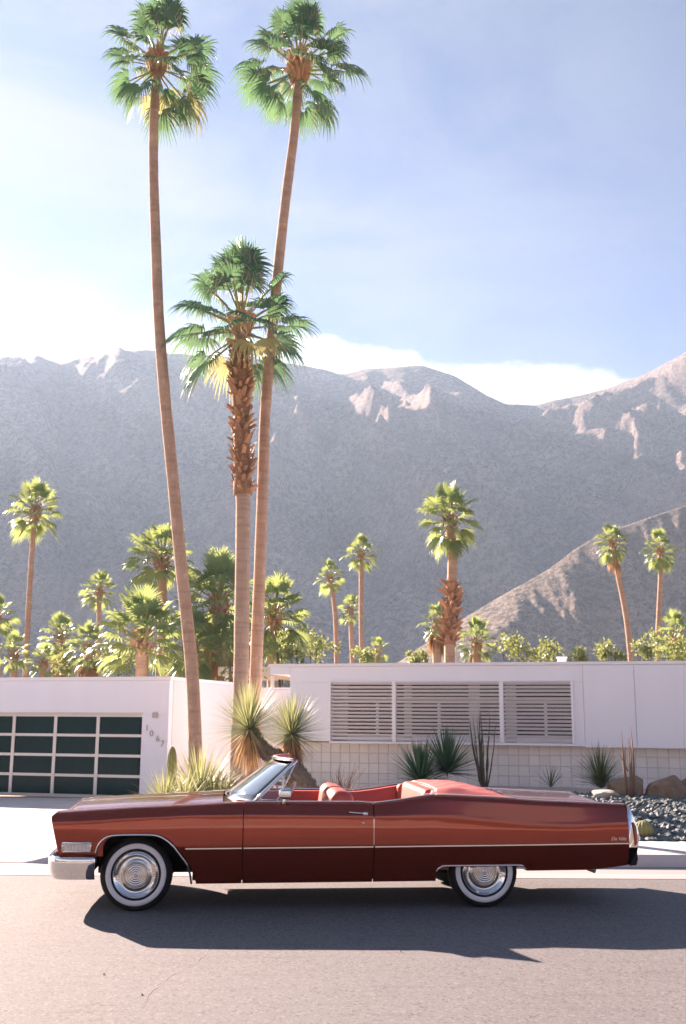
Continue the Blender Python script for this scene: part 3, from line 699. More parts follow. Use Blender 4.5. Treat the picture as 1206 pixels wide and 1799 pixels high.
far_palm('tiny palm behind the roof right of the thin trio', (664, 1143), 26, [(664, 1200), (664, 1170)], 70, 5, 118, 22)
far_palm('palm cut by the left picture edge, taller one', (-6, 1085), 44, [(-4, 1200), (-5, 1140)], 52, 6, 119, 28)
far_palm('low palm at the left picture edge above the garage roof', (24, 1150), 40, [(26, 1220), (25, 1190)], 46, 7, 120, 24)
far_palm('low spreading palm right of the lone left trunk', (76, 1165), 36, [(76, 1230), (76, 1200)], 44, 7, 121, 22)
far_palm('low palm among shrubs behind the roof at the far right', (1188, 1120), 48, [(1190, 1220), (1190, 1180)], 56, 8, 122, 28)

# ---- leafy shrubs behind the roofs
def shrub(label, px, rx, D, seed, h=None, n=900):
    c = atY(px[0], px[1], D); k = D / FPX; R = rx * k; Hh = (h or rx) * k
    root = empty('shrub', (c.x, c.y, -.2)); tag(root, label, 'shrub', 'shrubs behind the houses')
    rn = random.Random(seed); st = MB()
    for i in range(7):
        a = rn.uniform(0, 6.28); e = Vector((math.cos(a) * R * .6, math.sin(a) * R * .6, c.z + .2 + Hh * rn.uniform(-.3, .4)))
        st.tube([(0, 0, 0), e * .5 + Vector((0, 0, .2)), e], [.05, .035, .012], 5)
    st.build('stems', M['stem'], root)
    lf = MB()
    cl = [(Vector((rn.gauss(0, .42) * R, rn.gauss(0, .42) * R, c.z + .2 + rn.gauss(0, .36) * Hh - .1 * Hh)), rn.uniform(.18, .36) * R) for _ in range(16)]
    cl += [(Vector((rn.uniform(-.7, .7) * R, rn.uniform(-.5, .5) * R, (c.z + .2) * rn.uniform(.3, .8))), .4 * R) for _ in range(8)]
    for i in range(n):
        cc, cr = rn.choice(cl); p = cc + Vector((rn.gauss(0, .55), rn.gauss(0, .55), rn.gauss(0, .55))) * cr
        d = Vector((rn.gauss(0, 1), rn.gauss(0, 1), rn.gauss(.6, .8))).normalized(); s = d.cross(Vector((rn.gauss(0, 1), rn.gauss(0, 1), rn.gauss(0, 1)))).normalized()
        L = rn.uniform(.14, .26) * (D / 50) ** .5; q = len(lf.v); wd = L * .22
        lf.v += [tuple(p), tuple(p + d * L * .5 + s * wd), tuple(p + d * L), tuple(p + d * L * .5 - s * wd)]; lf.f.append((q, q + 1, q + 2, q + 3)); lf.m.append(0)
    lf.build('foliage', M['shrub'], root)
for lab, px, rx, D, sd, h in (
    ('pale leafy shrub just left of the thin trio of palms', (545, 1135), 42, 46, 1, 34), ('leafy shrub behind the house roof, between the court and the roof corner', (505, 1140), 34, 42, 2, 36),
    ('round leafy shrub behind the roof left of the small roof vent', (960, 1142), 34, 52, 3, 24), ('broad leafy shrub behind the roof right of the low dark palm', (905, 1140), 40, 50, 4, 26),
    ('isolated round shrub behind the roof between vent and curving palm', (1066, 1146), 27, 54, 5, 22), ('tall leafy shrub behind the roof between the right hand pair of palms', (1135, 1135), 28, 56, 6, 32),
    ('leafy shrub behind the roof at the right picture edge', (1195, 1145), 40, 48, 7, 40), ('low shrub behind the roof below the thin trio of palms', (640, 1152), 30, 60, 8, 18),
    ('leafy shrub behind the garage under the broad leafy palm', (300, 1165), 46, 44, 9, 34), ('leafy shrub behind the garage near the squat pale palm', (205, 1160), 44, 46, 10, 36),
    ('low shrub behind the garage roof left of the squat pale palm', (112, 1175), 34, 50, 11, 24), ('low dry shrub behind the roof next to the small roof vent', (1015, 1155), 26, 60, 12, 16),
    ('small shrub under the stout palm, left of its brown skirt', (735, 1156), 22, 60, 13, 16), ('dark leafy shrub behind the courtyard wall and middle trunks', (425, 1150), 60, 37, 14, 50)):
    shrub(lab, px, rx, D, sd, h)

# ================================================================== YARD PLANTS
def blades(o, c, n, L, wd, el0, el1, rn, curl=.0, mi=0, jit=.15, bias=1.0, seg=2, az0=0, az1=6.283, keel=.3):
    for i in range(n):
        az = az0 + (az1 - az0) * ((i * .618034) % 1) + rn.uniform(-.1, .1); el = RAD(el0 + (el1 - el0) * ((i + .5) / n) ** bias + rn.uniform(-6, 6))
        d = Vector((math.cos(az) * math.cos(el), math.sin(az) * math.cos(el), math.sin(el))); s = Vector((-math.sin(az), math.cos(az), 0)); l = L * rn.uniform(1 - jit, 1 + jit)
        nrm = s.cross(d).normalized(); p = Vector(c); q = len(o.v); dd = d.copy()
        for k in range(seg + 1):
            f = k / seg; ww = wd * (1 - f ** 2.2) * (.75 + .5 * min(1, f * 3)) * .5
            o.v += [tuple(p - s * ww + nrm * ww * keel), tuple(p), tuple(p + s * ww + nrm * ww * keel)]
            p = p + dd * (l / seg); dd = (dd + Vector((0, 0, -curl / seg))).normalized()
        for k in range(seg):
            a = q + 3 * k; o.f += [(a, a + 1, a + 4, a + 3), (a + 1, a + 2, a + 5, a + 4)]; o.m += [mi, mi]
def yucca(label, head, path, L, seed, D):
    pts = [atY(x, y, D) for x, y in path]; hd = atY(*head, D)
    root = empty('yucca', pts[0]); tag(root, label, 'yucca')
    rn = random.Random(seed); o = MB(); P = curve_pts(pts + [hd], 40)
    o.tube([p - pts[0] for p in P], [.17 * (1 - .35 * i / 39) for i in range(40)], 20); o.v = [tuple(Vector(v_) + Vector((rn.uniform(-1, 1), rn.uniform(-1, 1), rn.uniform(-1, 1))) * .016) for v_ in o.v]; o.build('trunk', M['ytrunk'], root)
    st_ = MB()
    for k in range(620):
        f = rn.random() * 38; i = int(f); cc = P[i].lerp(P[i + 1], f - i) - pts[0]; ax_ = (P[i + 1] - P[i]).normalized(); rv = Vector((rn.gauss(0, 1), rn.gauss(0, 1), rn.gauss(0, 1))); rv = (rv - ax_ * rv.dot(ax_)).normalized(); sd_ = ax_.cross(rv) * .022
        b_ = cc + rv * .17 * (1 - .35 * f / 39) * .95; tp_ = b_ + rv * .05 + ax_ * rn.uniform(.01, .06); q = len(st_.v); st_.v += [tuple(b_ - sd_), tuple(b_ + sd_), tuple(tp_), tuple(b_ - ax_ * .03 + rv * .012)]; st_.f += [(q, q + 1, q + 2), (q + 1, q + 3, q + 2), (q + 3, q, q + 2)]; st_.m += [0] * 3
    st_.build('leaf_stubs', M['ytrunk'], root, smooth=False)
    c = hd - pts[0]
    b = MB(); blades(b, c, 430, L, .017, 88, -22, rn, .10, bias=.8); b.build('leaf_rosette', M['yucca'], root)
    s = MB(); blades(s, c + Vector((0, 0, -.02)), 150, L * .85, .022, -15, -86, rn, .5, bias=.5, seg=3); s.build('dry_leaf_skirt', M['yucca_dry'], root)
yucca('spiky round headed yucca in front of the middle palm trunks', (438, 1281), [(556, 1420), (536, 1375), (500, 1338), (462, 1318)], .88, 5, 19.4)
yucca('spiky round headed yucca nearer the house wall, right one of two', (513, 1290), [(520, 1420), (517, 1370), (514, 1330)], .78, 6, 19.8)
def rosette(name, label, cat, parts, loc, seed, mat, group=None):
    root = empty(name, loc); tag(root, label, cat, group); rn = random.Random(seed)
    for (c, n, L, wd, e0, e1, curl) in parts:
        b = MB(); blades(b, c, n, L, wd, e0, e1, rn, curl, seg=3); b.build('leaf_rosette', M[mat], root)
    return root
def foot(x, Y): return (x, Y, yard_z(x, Y) if x > -3.2 else drive_z(Y))
def pxfoot(px, Y):
    p = atY(px, 1380, Y); return foot(p.x, Y)
a1 = pxfoot(740, 20.0); rosette('agave', 'dark green agave rosette in house shade, left one below the louvres', 'agave', [((0, 0, .30), 130, .80, .038, 86, -8, .12)], a1, 1, 'agave')
a1 = pxfoot(786, 20.3); rosette('agave', 'dark green agave rosette in house shade, taller right one below the louvres', 'agave', [((0, 0, .40), 140, .84, .040, 86, -10, .12)], a1, 2, 'agave')
rosette('desert_spoon', 'pale yellow green spiky clump glowing in sun before the leftmost tall trunk', 'desert spoon', [((0, 0, .1), 190, 1.0, .024, 84, 12, .25)], pxfoot(352, 19.4), 3, 'spiky')
rosette('desert_spoon', 'low straw coloured spiky clump beside the driveway and pillar cactus', 'desert spoon', [((0, 0, .08), 130, .68, .022, 75, 5, .35)], pxfoot(291, 19.0), 4, 'spiky')
rosette('desert_spoon', 'short sunlit spiky clump under the windscreen end of the yard', 'desert spoon', [((0, 0, .08), 90, .60, .022, 80, 10, .3)], pxfoot(398, 18.8), 14, 'spiky')
rosette('desert_spoon', 'tangled straw coloured spiky clump between the two clumps left of the windscreen', 'desert spoon', [((0, 0, .08), 120, .72, .020, 78, 4, .4)], pxfoot(325, 18.7), 24, 'spiky')
rosette('desert_spoon', 'loose spiky clump right of the leftmost tall trunk, leaning towards the windscreen', 'desert spoon', [((0, 0, .08), 120, .78, .020, 80, 8, .3)], pxfoot(378, 19.2), 25, 'spiky')
rosette('grass_tree', 'dark wispy arching grass clump left of the brown boulders', 'grass clump', [((0, 0, .12), 240, .78, .013, 86, 15, .75)], pxfoot(1056, 19.2), 5, 'grassy')
rosette('small_agave', 'tiny sparse spiky plant behind the car boot lid', 'agave', [((0, 0, .08), 34, .42, .014, 84, 20, .2)], pxfoot(968, 19.8), 6, 'grassy')
rosette('green_groundcover', 'low dark green leafy clump at the foot of the palm trunks', 'shrub', [((0, 0, .1), 220, .55, .05, 80, 0, .6)], pxfoot(445, 18.6), 7, 'agave')
# twiggy dry bush
root = empty('twiggy_bush', pxfoot(603, 19.6)); tag(root, 'dry twiggy little bush against the block wall above the front seat', 'bush')
b = MB(); rn = random.Random(9)
for i in range(46):
    a = rn.uniform(0, 6.28); e = Vector((math.cos(a) * rn.uniform(.1, .5), math.sin(a) * .3, rn.uniform(.3, .75))); m1 = e * .55 + Vector((rn.uniform(-.06, .06), 0, .05))
    b.tube([(0, 0, 0), m1, e], [.007, .005, .002], 3, cap=False)
b.build('twigs', M['drystalk'], root)
# pillar cactus
root = empty('pillar_cactus', pxfoot(301, 19.9)); tag(root, 'single olive green ribbed pillar cactus beside the garage corner', 'cactus')
b = MB(); prof = [(0, .075), (.3, .085), (.7, .085), (.9, .072), (1.0, .05), (1.05, .025), (1.06, .0)]; rows = []
for z, r_ in prof: rows.append([((r_ * (1 + .14 * math.cos(9 * k * 2 * math.pi / 54))) * math.cos(k * 2 * math.pi / 54), (r_ * (1 + .14 * math.cos(9 * k * 2 * math.pi / 54))) * math.sin(k * 2 * math.pi / 54), z) for k in range(54)])
b.quadgrid(rows, closed_u=True); b.build('stem', M['cactus'], root)
# ocotillo by the louvres
root = empty('ocotillo', pxfoot(852, 19.9)); tag(root, 'tall bare dark stemmed ocotillo in front of the louvred window', 'ocotillo')
rn = random.Random(12)
for i in range(14):
    a = rn.uniform(0, 6.28); lean = rn.uniform(.03, .26); h = rn.uniform(.9, 1.65); P = []
    for k in range(7):
        f = k / 6; P.append((math.cos(a) * lean * f ** .7 + rn.uniform(-.012, .012) + .02 * math.cos(a), math.sin(a) * lean * f + .02 * math.sin(a), h * f))
    b = MB(); b.tube(P, [.015, .014, .013, .011, .009, .007, .003], 6); b.build('cane', M['stem'], root)
# dry stalk by the boulders
root = empty('dry_ocotillo', pxfoot(1107, 18.2)); tag(root, 'upright bundle of dry reddish brown canes before the boulders', 'ocotillo')
for i in range(9):
    a = rn.uniform(0, 6.28); h = rn.uniform(.7, 1.25); P = []
    for k in range(7):
        f = k / 6; sp = .055 + .03 * math.sin(f * 3.1) + (.05 * f * f if i > 5 else 0); P.append((math.cos(a) * sp, math.sin(a) * sp, h * f))
    b = MB(); b.tube(P, [.020, .020, .018, .015, .011, .007, .002], 6); b.build('cane', M['drystalk'], root)
b = MB(); b.tube([(-.02, 0, .45), (-.10, 0, .62), (-.16, -.02, .74)], [.014, .010, .004], 5); b.build('cane', M['drystalk'], root)
# boulders
def rock(name, label, loc, size, seed, mat):
    bm = bmesh.new(); bmesh.ops.create_icosphere(bm, subdivisions=4, radius=1.0); rn = np.random.RandomState(seed)
    co = np.array([v.co for v in bm.verts])
    pl = rn.normal(size=(24, 3)); pl /= np.linalg.norm(pl, axis=1)[:, None]; ds = rn.uniform(.60, .92, 24)
    for n_, d_ in zip(pl, ds):
        dt = co @ n_; over = np.clip(dt - d_, 0, None); co -= over[:, None] * n_ * .92
    co *= (1 + .05 * perlin(co[:, 0] * 3 + seed, co[:, 1] * 3 + co[:, 2] * 2))[:, None]
    for v, c in zip(bm.verts, co): v.co = Vector((c[0] * size[0], c[1] * size[1], max(c[2], -.35) * size[2] + .3 * size[2]))
    me = bpy.data.meshes.new(name); bm.to_mesh(me); bm.free(); me.materials.append(M[mat])
    for p in me.polygons: p.use_smooth = True
    me.set_sharp_from_angle(angle=RAD(35))
    o = bpy.data.objects.new(name, me); COL.objects.link(o); o.location = loc; o.rotation_euler = (0, 0, seed)
    return tag(o, label, 'boulder', 'boulders on the gravel bank')
rock('boulder', 'rounded tan boulder behind the dry canes', pxfoot(1103, 18.6), (.40, .34, .34), 2, 'boulder')
rock('boulder', 'large brown boulder at the right picture edge', pxfoot(1172, 18.4), (.52, .40, .34), 4, 'boulder')
rock('boulder', 'brown boulder just beyond the right picture edge', pxfoot(1240, 18.6), (.46, .40, .32), 6, 'boulder')
rock('boulder', 'flat grey rock just behind the car tail', pxfoot(1062, 18.0), (.36, .28, .13), 5, 'greyrock')
# barrel cactus
root = empty('barrel_cactus', pxfoot(1127, 15.15)); tag(root, 'small round golden barrel cactus on gravel behind the tail lamp', 'cactus')
b = MB(); rows = []
for k in range(9):
    a = math.pi * k / 8; rows.append([(.13 * math.sin(a) * (1 + .1 * math.cos(13 * j * 2 * math.pi / 78)) * math.cos(j * 2 * math.pi / 78), .13 * math.sin(a) * (1 + .1 * math.cos(13 * j * 2 * math.pi / 78)) * math.sin(j * 2 * math.pi / 78), .11 - .13 * math.cos(a)) for j in range(78)])
b.quadgrid(rows, closed_u=True); b.build('body', M['cactus'], root)
# gravel bank
gb = MB(); rn = random.Random(77)
ico = [(0, 0, 1), (.9, 0, .2), (.28, .85, .25), (-.73, .53, .15), (-.7, -.55, .2), (.3, -.86, .1), (0, 0, -.5)]
icf = [(0, 1, 2), (0, 2, 3), (0, 3, 4), (0, 4, 5), (0, 5, 1), (6, 2, 1), (6, 3, 2), (6, 4, 3), (6, 5, 4), (6, 1, 5)]
for i in range(8200):
    x = rn.uniform(1.6, 8.5); y = YS1 + .03 + 3.9 * rn.random() ** 1.1; s = rn.uniform(.03, .08) * (1.25 if rn.random() < .2 else 1)
    z = yard_z(x, y) + s * .25; a = rn.uniform(0, 6.28); ca, sa = math.cos(a), math.sin(a); fx, fz = rn.uniform(.8, 1.5), rn.uniform(.5, .9); tl = rn.uniform(-.5, .5)
    q = len(gb.v)
    for (u, v_, w_) in ico:
        u *= fx; w_ = w_ * fz + u * tl; gb.v.append((x + s * (u * ca - v_ * sa), y + s * (u * sa + v_ * ca), z + s * w_))
    gb.f += [tuple(q + k for k in f) for f in icf]; gb.m += [0] * 10
tag(gb.build('gravel', M['stone'], smooth=False), 'blue grey slate gravel covering the bank behind the sidewalk', 'gravel', kind='stuff')
# ================================================================== CONVERTIBLE
CYAW = RAD(5.58)
CAR = empty('convertible_car', (-.257, 10.356, -.006), CYAW)
tag(CAR, 'long maroon vintage convertible with its top down, parked on the road', 'car')
YC = .885           # car centre line, measured in from the near tyre face
def tab(pts, smooth=.10):
    xs = np.arange(-2.8, 3.4, .01); a = np.array(pts); y = np.interp(xs, a[:, 0], a[:, 1]); k = max(1, int(smooth / .01)) | 1
    y = np.convolve(np.pad(y, k // 2, 'edge'), np.ones(k) / k, 'valid')
    y = np.convolve(np.pad(y, k // 2, 'edge'), np.ones(k) / k, 'valid')
    return lambda x: float(np.interp(x, xs, y))
ZT = tab([(-2.6, .880), (-2.37, .892), (-2.15, .908), (-1.758, .931), (-1.194, .952), (-.862, .970), (-.682, .976), (-.126, .976), (.44, .974), (.56, .962), (.784, .988), (1.04, 1.028), (1.16, 1.040), (1.345, 1.036), (1.79, 1.014), (2.19, .988), (2.7, .965), (3.1, .946)], .07)
ZC = tab([(-2.6, .80), (-2.2, .815), (-1.2, .868), (-.67, .872), (.56, .855), (1.12, .855), (1.9, .79), (2.45, .765), (3.1, .79)], .2)
WM = tab([(-2.6, .935), (-2.43, .955), (-2.0, .985), (-1, .998), (1, 1.0), (2, .988), (3.1, .95)], .25)
SILL = tab([(-2.6, .25), (-1.13, .237), (1.3, .245)], .02)
FARCH = [(-2.014, .500), (-2.012, .52), (-2.000, .57), (-1.980, .61), (-1.950, .645), (-1.905, .672), (-1.84, .684), (-1.747, .688), (-1.60, .688), (-1.50, .686), (-1.44, .674), (-1.387, .650), (-1.335, .612), (-1.296, .574), (-1.235, .495), (-1.176, .412), (-1.15, .33), (-1.135, .237)]
RARCH = [(1.166, .245), (1.168, .335), (1.185, .362), (1.215, .379), (1.25, .386), (1.60, .388), (1.96, .386), (2.00, .372), (2.03, .345), (2.045, .336)]
def zbot(x):
    if x < -2.014: return .500
    if x <= -1.135: return float(np.interp(x, [p[0] for p in FARCH], [p[1] for p in FARCH]))
    if x < 1.166: return SILL(x)
    if x <= 2.045: return float(np.interp(x, [p[0] for p in RARCH], [p[1] for p in RARCH]))
    return .336 + .045 * max(0, (x - 2.6) / .45) ** 1.5
def woff(x, z):
    zt, zc = ZT(x), ZC(x)
    zz = [.20, .24, .30, .38, .46, .52, .565, .590, .66, .74, zc - .01, zc + .012, zt - .035, zt - .012, zt]
    oo = [-.165, -.140, -.105, -.068, -.036, -.017, -.0045, .0, .0, -.001, -.0045, -.010, -.040, -.058, -.086]
    return float(np.interp(z, zz, oo))
def hw(x, z): return WM(x) + woff(x, z)
def xfront(z): return -2.434 + (.85 - min(z, .85)) * .265 + max(0, z - .85) * 1.1
def inner(x):     # width of the flat top of the body side, in from the crest
    return float(np.interp(x, [-2.4, -.9, -.62, .95, 1.3, 1.85, 2.0, 3.1], [.25, .25, .17, .16, .13, .13, .22, .22]))
def side_panel(name, x0, x1, s, cols, rows=34, parent=CAR, label=None):
    """skin of one body side between x0 and x1; s=+1 near side, -1 far side"""
    o = MB(); R = []
    for x in cols:
        zt, zb = ZT(x), zbot(x); row = []
        def P(xx, wv, z): return (xx, YC - s * wv, z)
        def shear(xx, z):
            if x0 > -2: return xx
            f = (xx - x0) / (x1 - x0); return xfront(z) + (x1 - xfront(z)) * f
        iw = inner(x)
        for of, dz in ((iw, -.010), (iw - .03, -.002), ((iw + .1) / 2, .005), (.105, .004)):
            row.append(P(shear(x, zt), WM(x) - of, zt + dz))
        zl = sorted(set([zt, zt - .006, zt - .012, zt - .022, zt - .035] + list(np.linspace(zt - .05, max(zb, .605), 14)) + list(np.linspace(max(zb, .60), zb, 13))), reverse=True)
        zl = (zl + [zb] * 40)[:32]
        for z in zl: row.append(P(shear(x, z), hw(x, z), z))
        row.append(P(shear(x, zb), hw(x, zb) - .03, zb - .001))
        R.append(row)
    o.quadgrid(R, flip=(s < 0))
    ob = o.build(name, M['paint'], parent, auto=50); recalc_side(ob, s)
    return ob
def recalc_side(ob, s):
    bm = bmesh.new(); bm.from_mesh(ob.data); bmesh.ops.remove_doubles(bm, verts=bm.verts, dist=1e-5)
    bmesh.ops.dissolve_degenerate(bm, edges=bm.edges, dist=1e-5)
    bm.normal_update(); n = sum((f.normal.y * f.calc_area() for f in bm.faces))
    if n * s > 0: bmesh.ops.reverse_faces(bm, faces=bm.faces)
    bm.to_mesh(ob.data); bm.free(); ob.data.set_sharp_from_angle(angle=RAD(50)) if False else None
def cols(x0, x1, extra=(), d=.03):
    c = list(np.linspace(x0, x1, max(2, int((x1 - x0) / d)))) + [e for e in extra if x0 < e < x1]
    return sorted(set(round(float(v), 4) for v in c))
SEG = [('front_fender', -2.434, -.672), ('door', -.664, .556), ('rear_quarter', .564, 3.048)]
PAN = {}
def strip(name, pts, half, out, parent, mat, s):
    """thin moulding along the body side: pts of (x, z); half height, projection"""
    o = MB(); R = []
    for x, z in pts:
        wv = hw(x, z); R.append([(x, YC - s * (wv - .004), z - half), (x, YC - s * (wv + out), z - half * .7), (x, YC - s * (wv + out), z + half * .7), (x, YC - s * (wv - .004), z + half)])
    o.quadgrid(R); ob = o.build(name, M[mat], parent, smooth=True, auto=40); return recalc(ob)
for s in (1, -1):
    for nm, x0, x1 in SEG:
        ex = [p[0] for p in FARCH] + [p[0] + .0008 for p in FARCH[:2]] + [p[0] for p in RARCH] + [1.164, 1.1662]
        p = side_panel(nm, x0, x1, s, cols(x0, x1, ex)); PAN[nm, s] = p
        a, b_ = max(x0 + .004, -1.195), x1 - .004
        strip('trim_strip', [(x, float(np.interp(x, [-1.2, 3.05], [.566, .588]))) for x in np.linspace(a, b_, 40)], .0075, .008, p, 'chrome', s)
    # bright lips round the wheel openings
    for nm, arch in (('front_fender', FARCH[1:]), ('rear_quarter', RARCH[1:-1])):
        o = MB(); P = curve_pts([(x, YC - s * (hw(x, z) + .004), z + .004) for x, z in arch], 60); o.tube(P, .0095, 6); o.build('wheel_lip', M['chrome'], PAN[nm, s])
    # bright belt moulding along the cockpit edge
    o = MB(); o.tube([(x, YC - s * (WM(x) - .088), ZT(x) + .006) for x in np.linspace(-.655, .55, 30)], .0065, 6); o.build('belt_moulding', M['chrome'], PAN['door', s])
    o = MB(); o.tube([(x, YC - s * (WM(x) - .088), ZT(x) + .006) for x in np.linspace(.57, 1.16, 22)], .0065, 6); o.build('belt_moulding', M['chrome'], PAN['rear_quarter', s])
    # door handle and lock
    o = MB(); y0 = lambda x, z: YC - s * hw(x, z)
    P = [(x, y0(x, .892) - s * q, .892 - .004 * i) for i, (x, q) in enumerate(((.318, .002), (.335, .022), (.38, .028), (.44, .028), (.475, .024)))]
    o.tube(P, [.006, .008, .009, .009, .008], 8, flat=.8); o.build('door_handle', M['chrome'], PAN['door', s])
    o = MB(); o.box((.455, y0(.47, .875) - .03, .855), (.500, y0(.47, .875) + .03, .893)); bevel(o.build('handle_button', M['chrome'], PAN['door', s], False), .012, 3)
    o = MB(); o.lathe([(-.006, 0), (-.006, .009), (0, .012), (.01, .012)], 14, 'y', (.458, y0(.458, .79), .79)); o.build('door_lock', M['chrome'], PAN['door', s])
    # bright rear door edge guard
    o = MB(); o.tube([(.5585, YC - s * (hw(.55, z) + .002), z) for z in np.linspace(.58, .84, 16)], .004, 5); o.build('edge_guard', M['chrome'], PAN['door', s])
    # cornering lamp
    lx0, lx1, lz0, lz1 = -2.312, -2.055, .545, .622
    o = MB(); yy_ = lambda x, z: YC - s * (hw(x, z) + .0)
    ring = [(lx0, lz0), (lx1, lz0), (lx1, lz1), (lx0, lz1)]
    for (ax_, az_), (bx_, bz_) in zip(ring, ring[1:] + ring[:1]):
        o.tube([(ax_, yy_(ax_, az_) - s * .004, az_), (bx_, yy_(bx_, bz_) - s * .004, bz_)], .0085, 6)
    fr_ = o.build('cornering_lamp', M['chrome'], PAN['front_fender', s])
    o = MB(); o.quadgrid([[(x, yy_(x, z) - s * .003, z) for x in np.linspace(lx0, lx1, 6)] for z in (lz0, lz1)]); solid(recalc(o.build('lamp_backing', M['satin'], PAN['front_fender', s], False)), .002)
    o = MB(); o.quadgrid([[(x, yy_(x, z) - s * (.006 + .004 * math.sin(k * 1.57)), z) for k, x in enumerate(np.linspace(lx0 + .035, lx1 - .035, 25))] for z in (lz0 + .02, lz1 - .02)]); o.build('lamp_lens', M['lens'], PAN['front_fender', s], False)
# model script on the near and far quarters
for s in (1, -1):
    text_mesh('model_script', 'De Ville', .046, .002, 'chrome', PAN['rear_quarter', s], (3.015, YC - s * (hw(3.0, .63) + .004), .608), (RAD(90), 0, 0 if s > 0 else math.pi), .35, 'RIGHT' if s > 0 else 'LEFT', 'BOTTOM')
# ---- hood, cowl, deck
def top_panel(name, xs, halfw, zf, mat='paint', n=25, skirt=.02):
    o = MB(); R = []
    for x in xs:
        W_ = halfw(x); row = [(x, YC - W_, zf(x, -1) - skirt)]
        row += [(x, YC + W_ * u, zf(x, u)) for u in np.linspace(-1, 1, n)] + [(x, YC + W_, zf(x, 1) - skirt)]
        R.append(row)
    o.quadgrid(R); ob = recalc(o.build(name, M[mat], CAR, auto=45)); return ob
def hood_z(x, u):
    f = max(0, min(1, (x + 2.40) / .14)); nose = -.075 * (1 - f) ** 2
    return ZT(x) - .012 + (.052 * (1 - abs(u) ** 3.0) + .012 * max(0, 1 - abs(u) * 7)) * f ** .5 + nose
top_panel('hood', np.concatenate([np.linspace(-2.40, -2.2, 9), np.linspace(-2.15, -.865, 28)]), lambda x: WM(x) - .262, hood_z)
top_panel('cowl', np.linspace(-.857, -.56, 8), lambda x: WM(x) - .20, lambda x, u: ZT(x) - .012 + .03 * (1 - u ** 2) - .02 * max(0, (x + .75) / .2), skirt=.05)
def deck_z(x, u):
    f = max(0, (x - 2.75) / .27); return ZT(x) - .010 + .030 * (1 - abs(u) ** 2.5) - .10 * f ** 3
top_panel('trunk_lid', np.linspace(1.93, 3.02, 26), lambda x: WM(x) - .232, deck_z)
# ---- rear end
CAP = [(3.046, .950), (3.072, .935), (3.100, .860), (3.128, .79), (3.146, .735), (3.160, .655), (3.150, .60), (3.142, .55), (3.130, .50), (3.135, .44), (3.118, .385), (3.06, .380)]
for s in (1, -1):
    c_ = MB(); W1 = WM(3.05) - .006; W0 = W1 - .20
    up_ = [p for p in CAP if p[1] >= .54]; lo_ = [p for p in CAP if p[1] <= .56]
    def prism(o, prof, wa, wb, tp=.05):
        R = []
        for q, wv in ((0, wa), (1, wa - .012), (1, wa - .03), (1, wb)):
            R.append([(3.046 + (x - 3.046) * (.93 if q == 0 else 1), YC - s * (wv - (max(0, z - .6) * tp)), z) for x, z in prof])
        R = [[(p[0], YC - s * wa + s * .0 if False else p[1], p[2]) for p in r_] for r_ in R]
        o.quadgrid(R); b0 = len(o.v); first = [o.v[b0 - 4 * len(prof) + i] for i in range(len(prof))]; last = [o.v[b0 - len(prof) + i] for i in range(len(prof))]
        o.poly(first + [(3.05, first[-1][1], first[-1][2])]); o.poly(last + [(3.05, last[-1][1], last[-1][2])])
    prism(c_, up_, W1, W0); ec = recalc(c_.build('tail_fin_cap', M['chrome'], CAR, auto=50))
    c_ = MB(); prism(c_, lo_, W1 - .004, W0); recalc(c_.build('bumper_guard', M['rubber'], CAR, auto=50))
    lz = [(3.103, .785), (3.124, .745), (3.132, .66), (3.124, .585), (3.108, .565), (3.108, .66)]
    o = MB(); o.poly([(x, YC - s * (W1 + .004 - max(0, z - .6) * .05), z) for x, z in lz]); ln = o.build('tail_lamp', M['redlens'], ec, False); solid(ln, .008, 0)
    o = MB(); o.box((3.115, YC - s * W1 + (.06 if s > 0 else -.13), .60), (3.150, YC - s * W1 + (.13 if s > 0 else -.06), .72)); bevel(o.build('tail_lamp', M['redlens'], ec, False), .01)
o = MB(); o.quadgrid([[(3.02 + .05 * (1 - abs(u) ** 3), YC + u * .80, z) for u in np.linspace(-1, 1, 13)] for z in (.88, .80, .62)]); recalc(o.build('rear_panel', M['paint'], CAR))
o = MB(); R = []
for u in np.linspace(-1, 1, 17):
    x = 3.07 + .05 * (1 - abs(u) ** 3); R.append([(x, YC + u * .76, .62), (x + .05, YC + u * .76, .60), (x + .065, YC + u * .76, .53), (x + .05, YC + u * .76, .46), (x + .02, YC + u * .76, .40), (x - .04, YC + u * .76, .385)])
o.quadgrid(R); recalc(o.build('rear_bumper', M['chrome'], CAR))
o = MB(); o.box((3.125, YC - .17, .64), (3.135, YC + .17, .76)); bevel(o.build('licence_plate', M['lens'], CAR, False), .006)
# ---- front end
o = MB(); R = []
path = [(-2.008, .992), (-2.10, .995), (-2.22, .992), (-2.31, .980), (-2.375, .945), (-2.415, .88), (-2.445, .76), (-2.465, .5), (-2.475, 0)]
path = path + [(x, -w_) for x, w_ in path[-2::-1]]
sec = [(-.035, .498), (-.005, .500), (.012, .492), (.018, .478), (.020, .44), (.016, .40), (.006, .355), (-.012, .315), (-.03, .298), (-.06, .292)]
for i, (x, w_) in enumerate(path):
    a = Vector(path[max(0, i - 1)]); c2_ = Vector(path[min(len(path) - 1, i + 1)]); t_ = (c2_ - a).normalized(); nv = Vector((-abs(w_ and t_.y) if True else 0, 0)); nrm = Vector((t_.y, -t_.x))
    if nrm.dot(Vector((x + 1.9, w_))) < 0: nrm = -nrm
    R.append([(x + nrm.x * d_, YC - (w_ + nrm.y * d_), z) for d_, z in sec])
o.quadgrid(R); fb = recalc(o.build('front_bumper', M['chrome'], CAR, auto=60)); solid(fb, .006)
o = MB(); R = []
for u in np.linspace(-1, 1, 15): R.append([(-2.385 + .03 * abs(u) + (.5 - z) * -.05, YC + u * .62, z) for z in (.50, .62, .74, .815)])
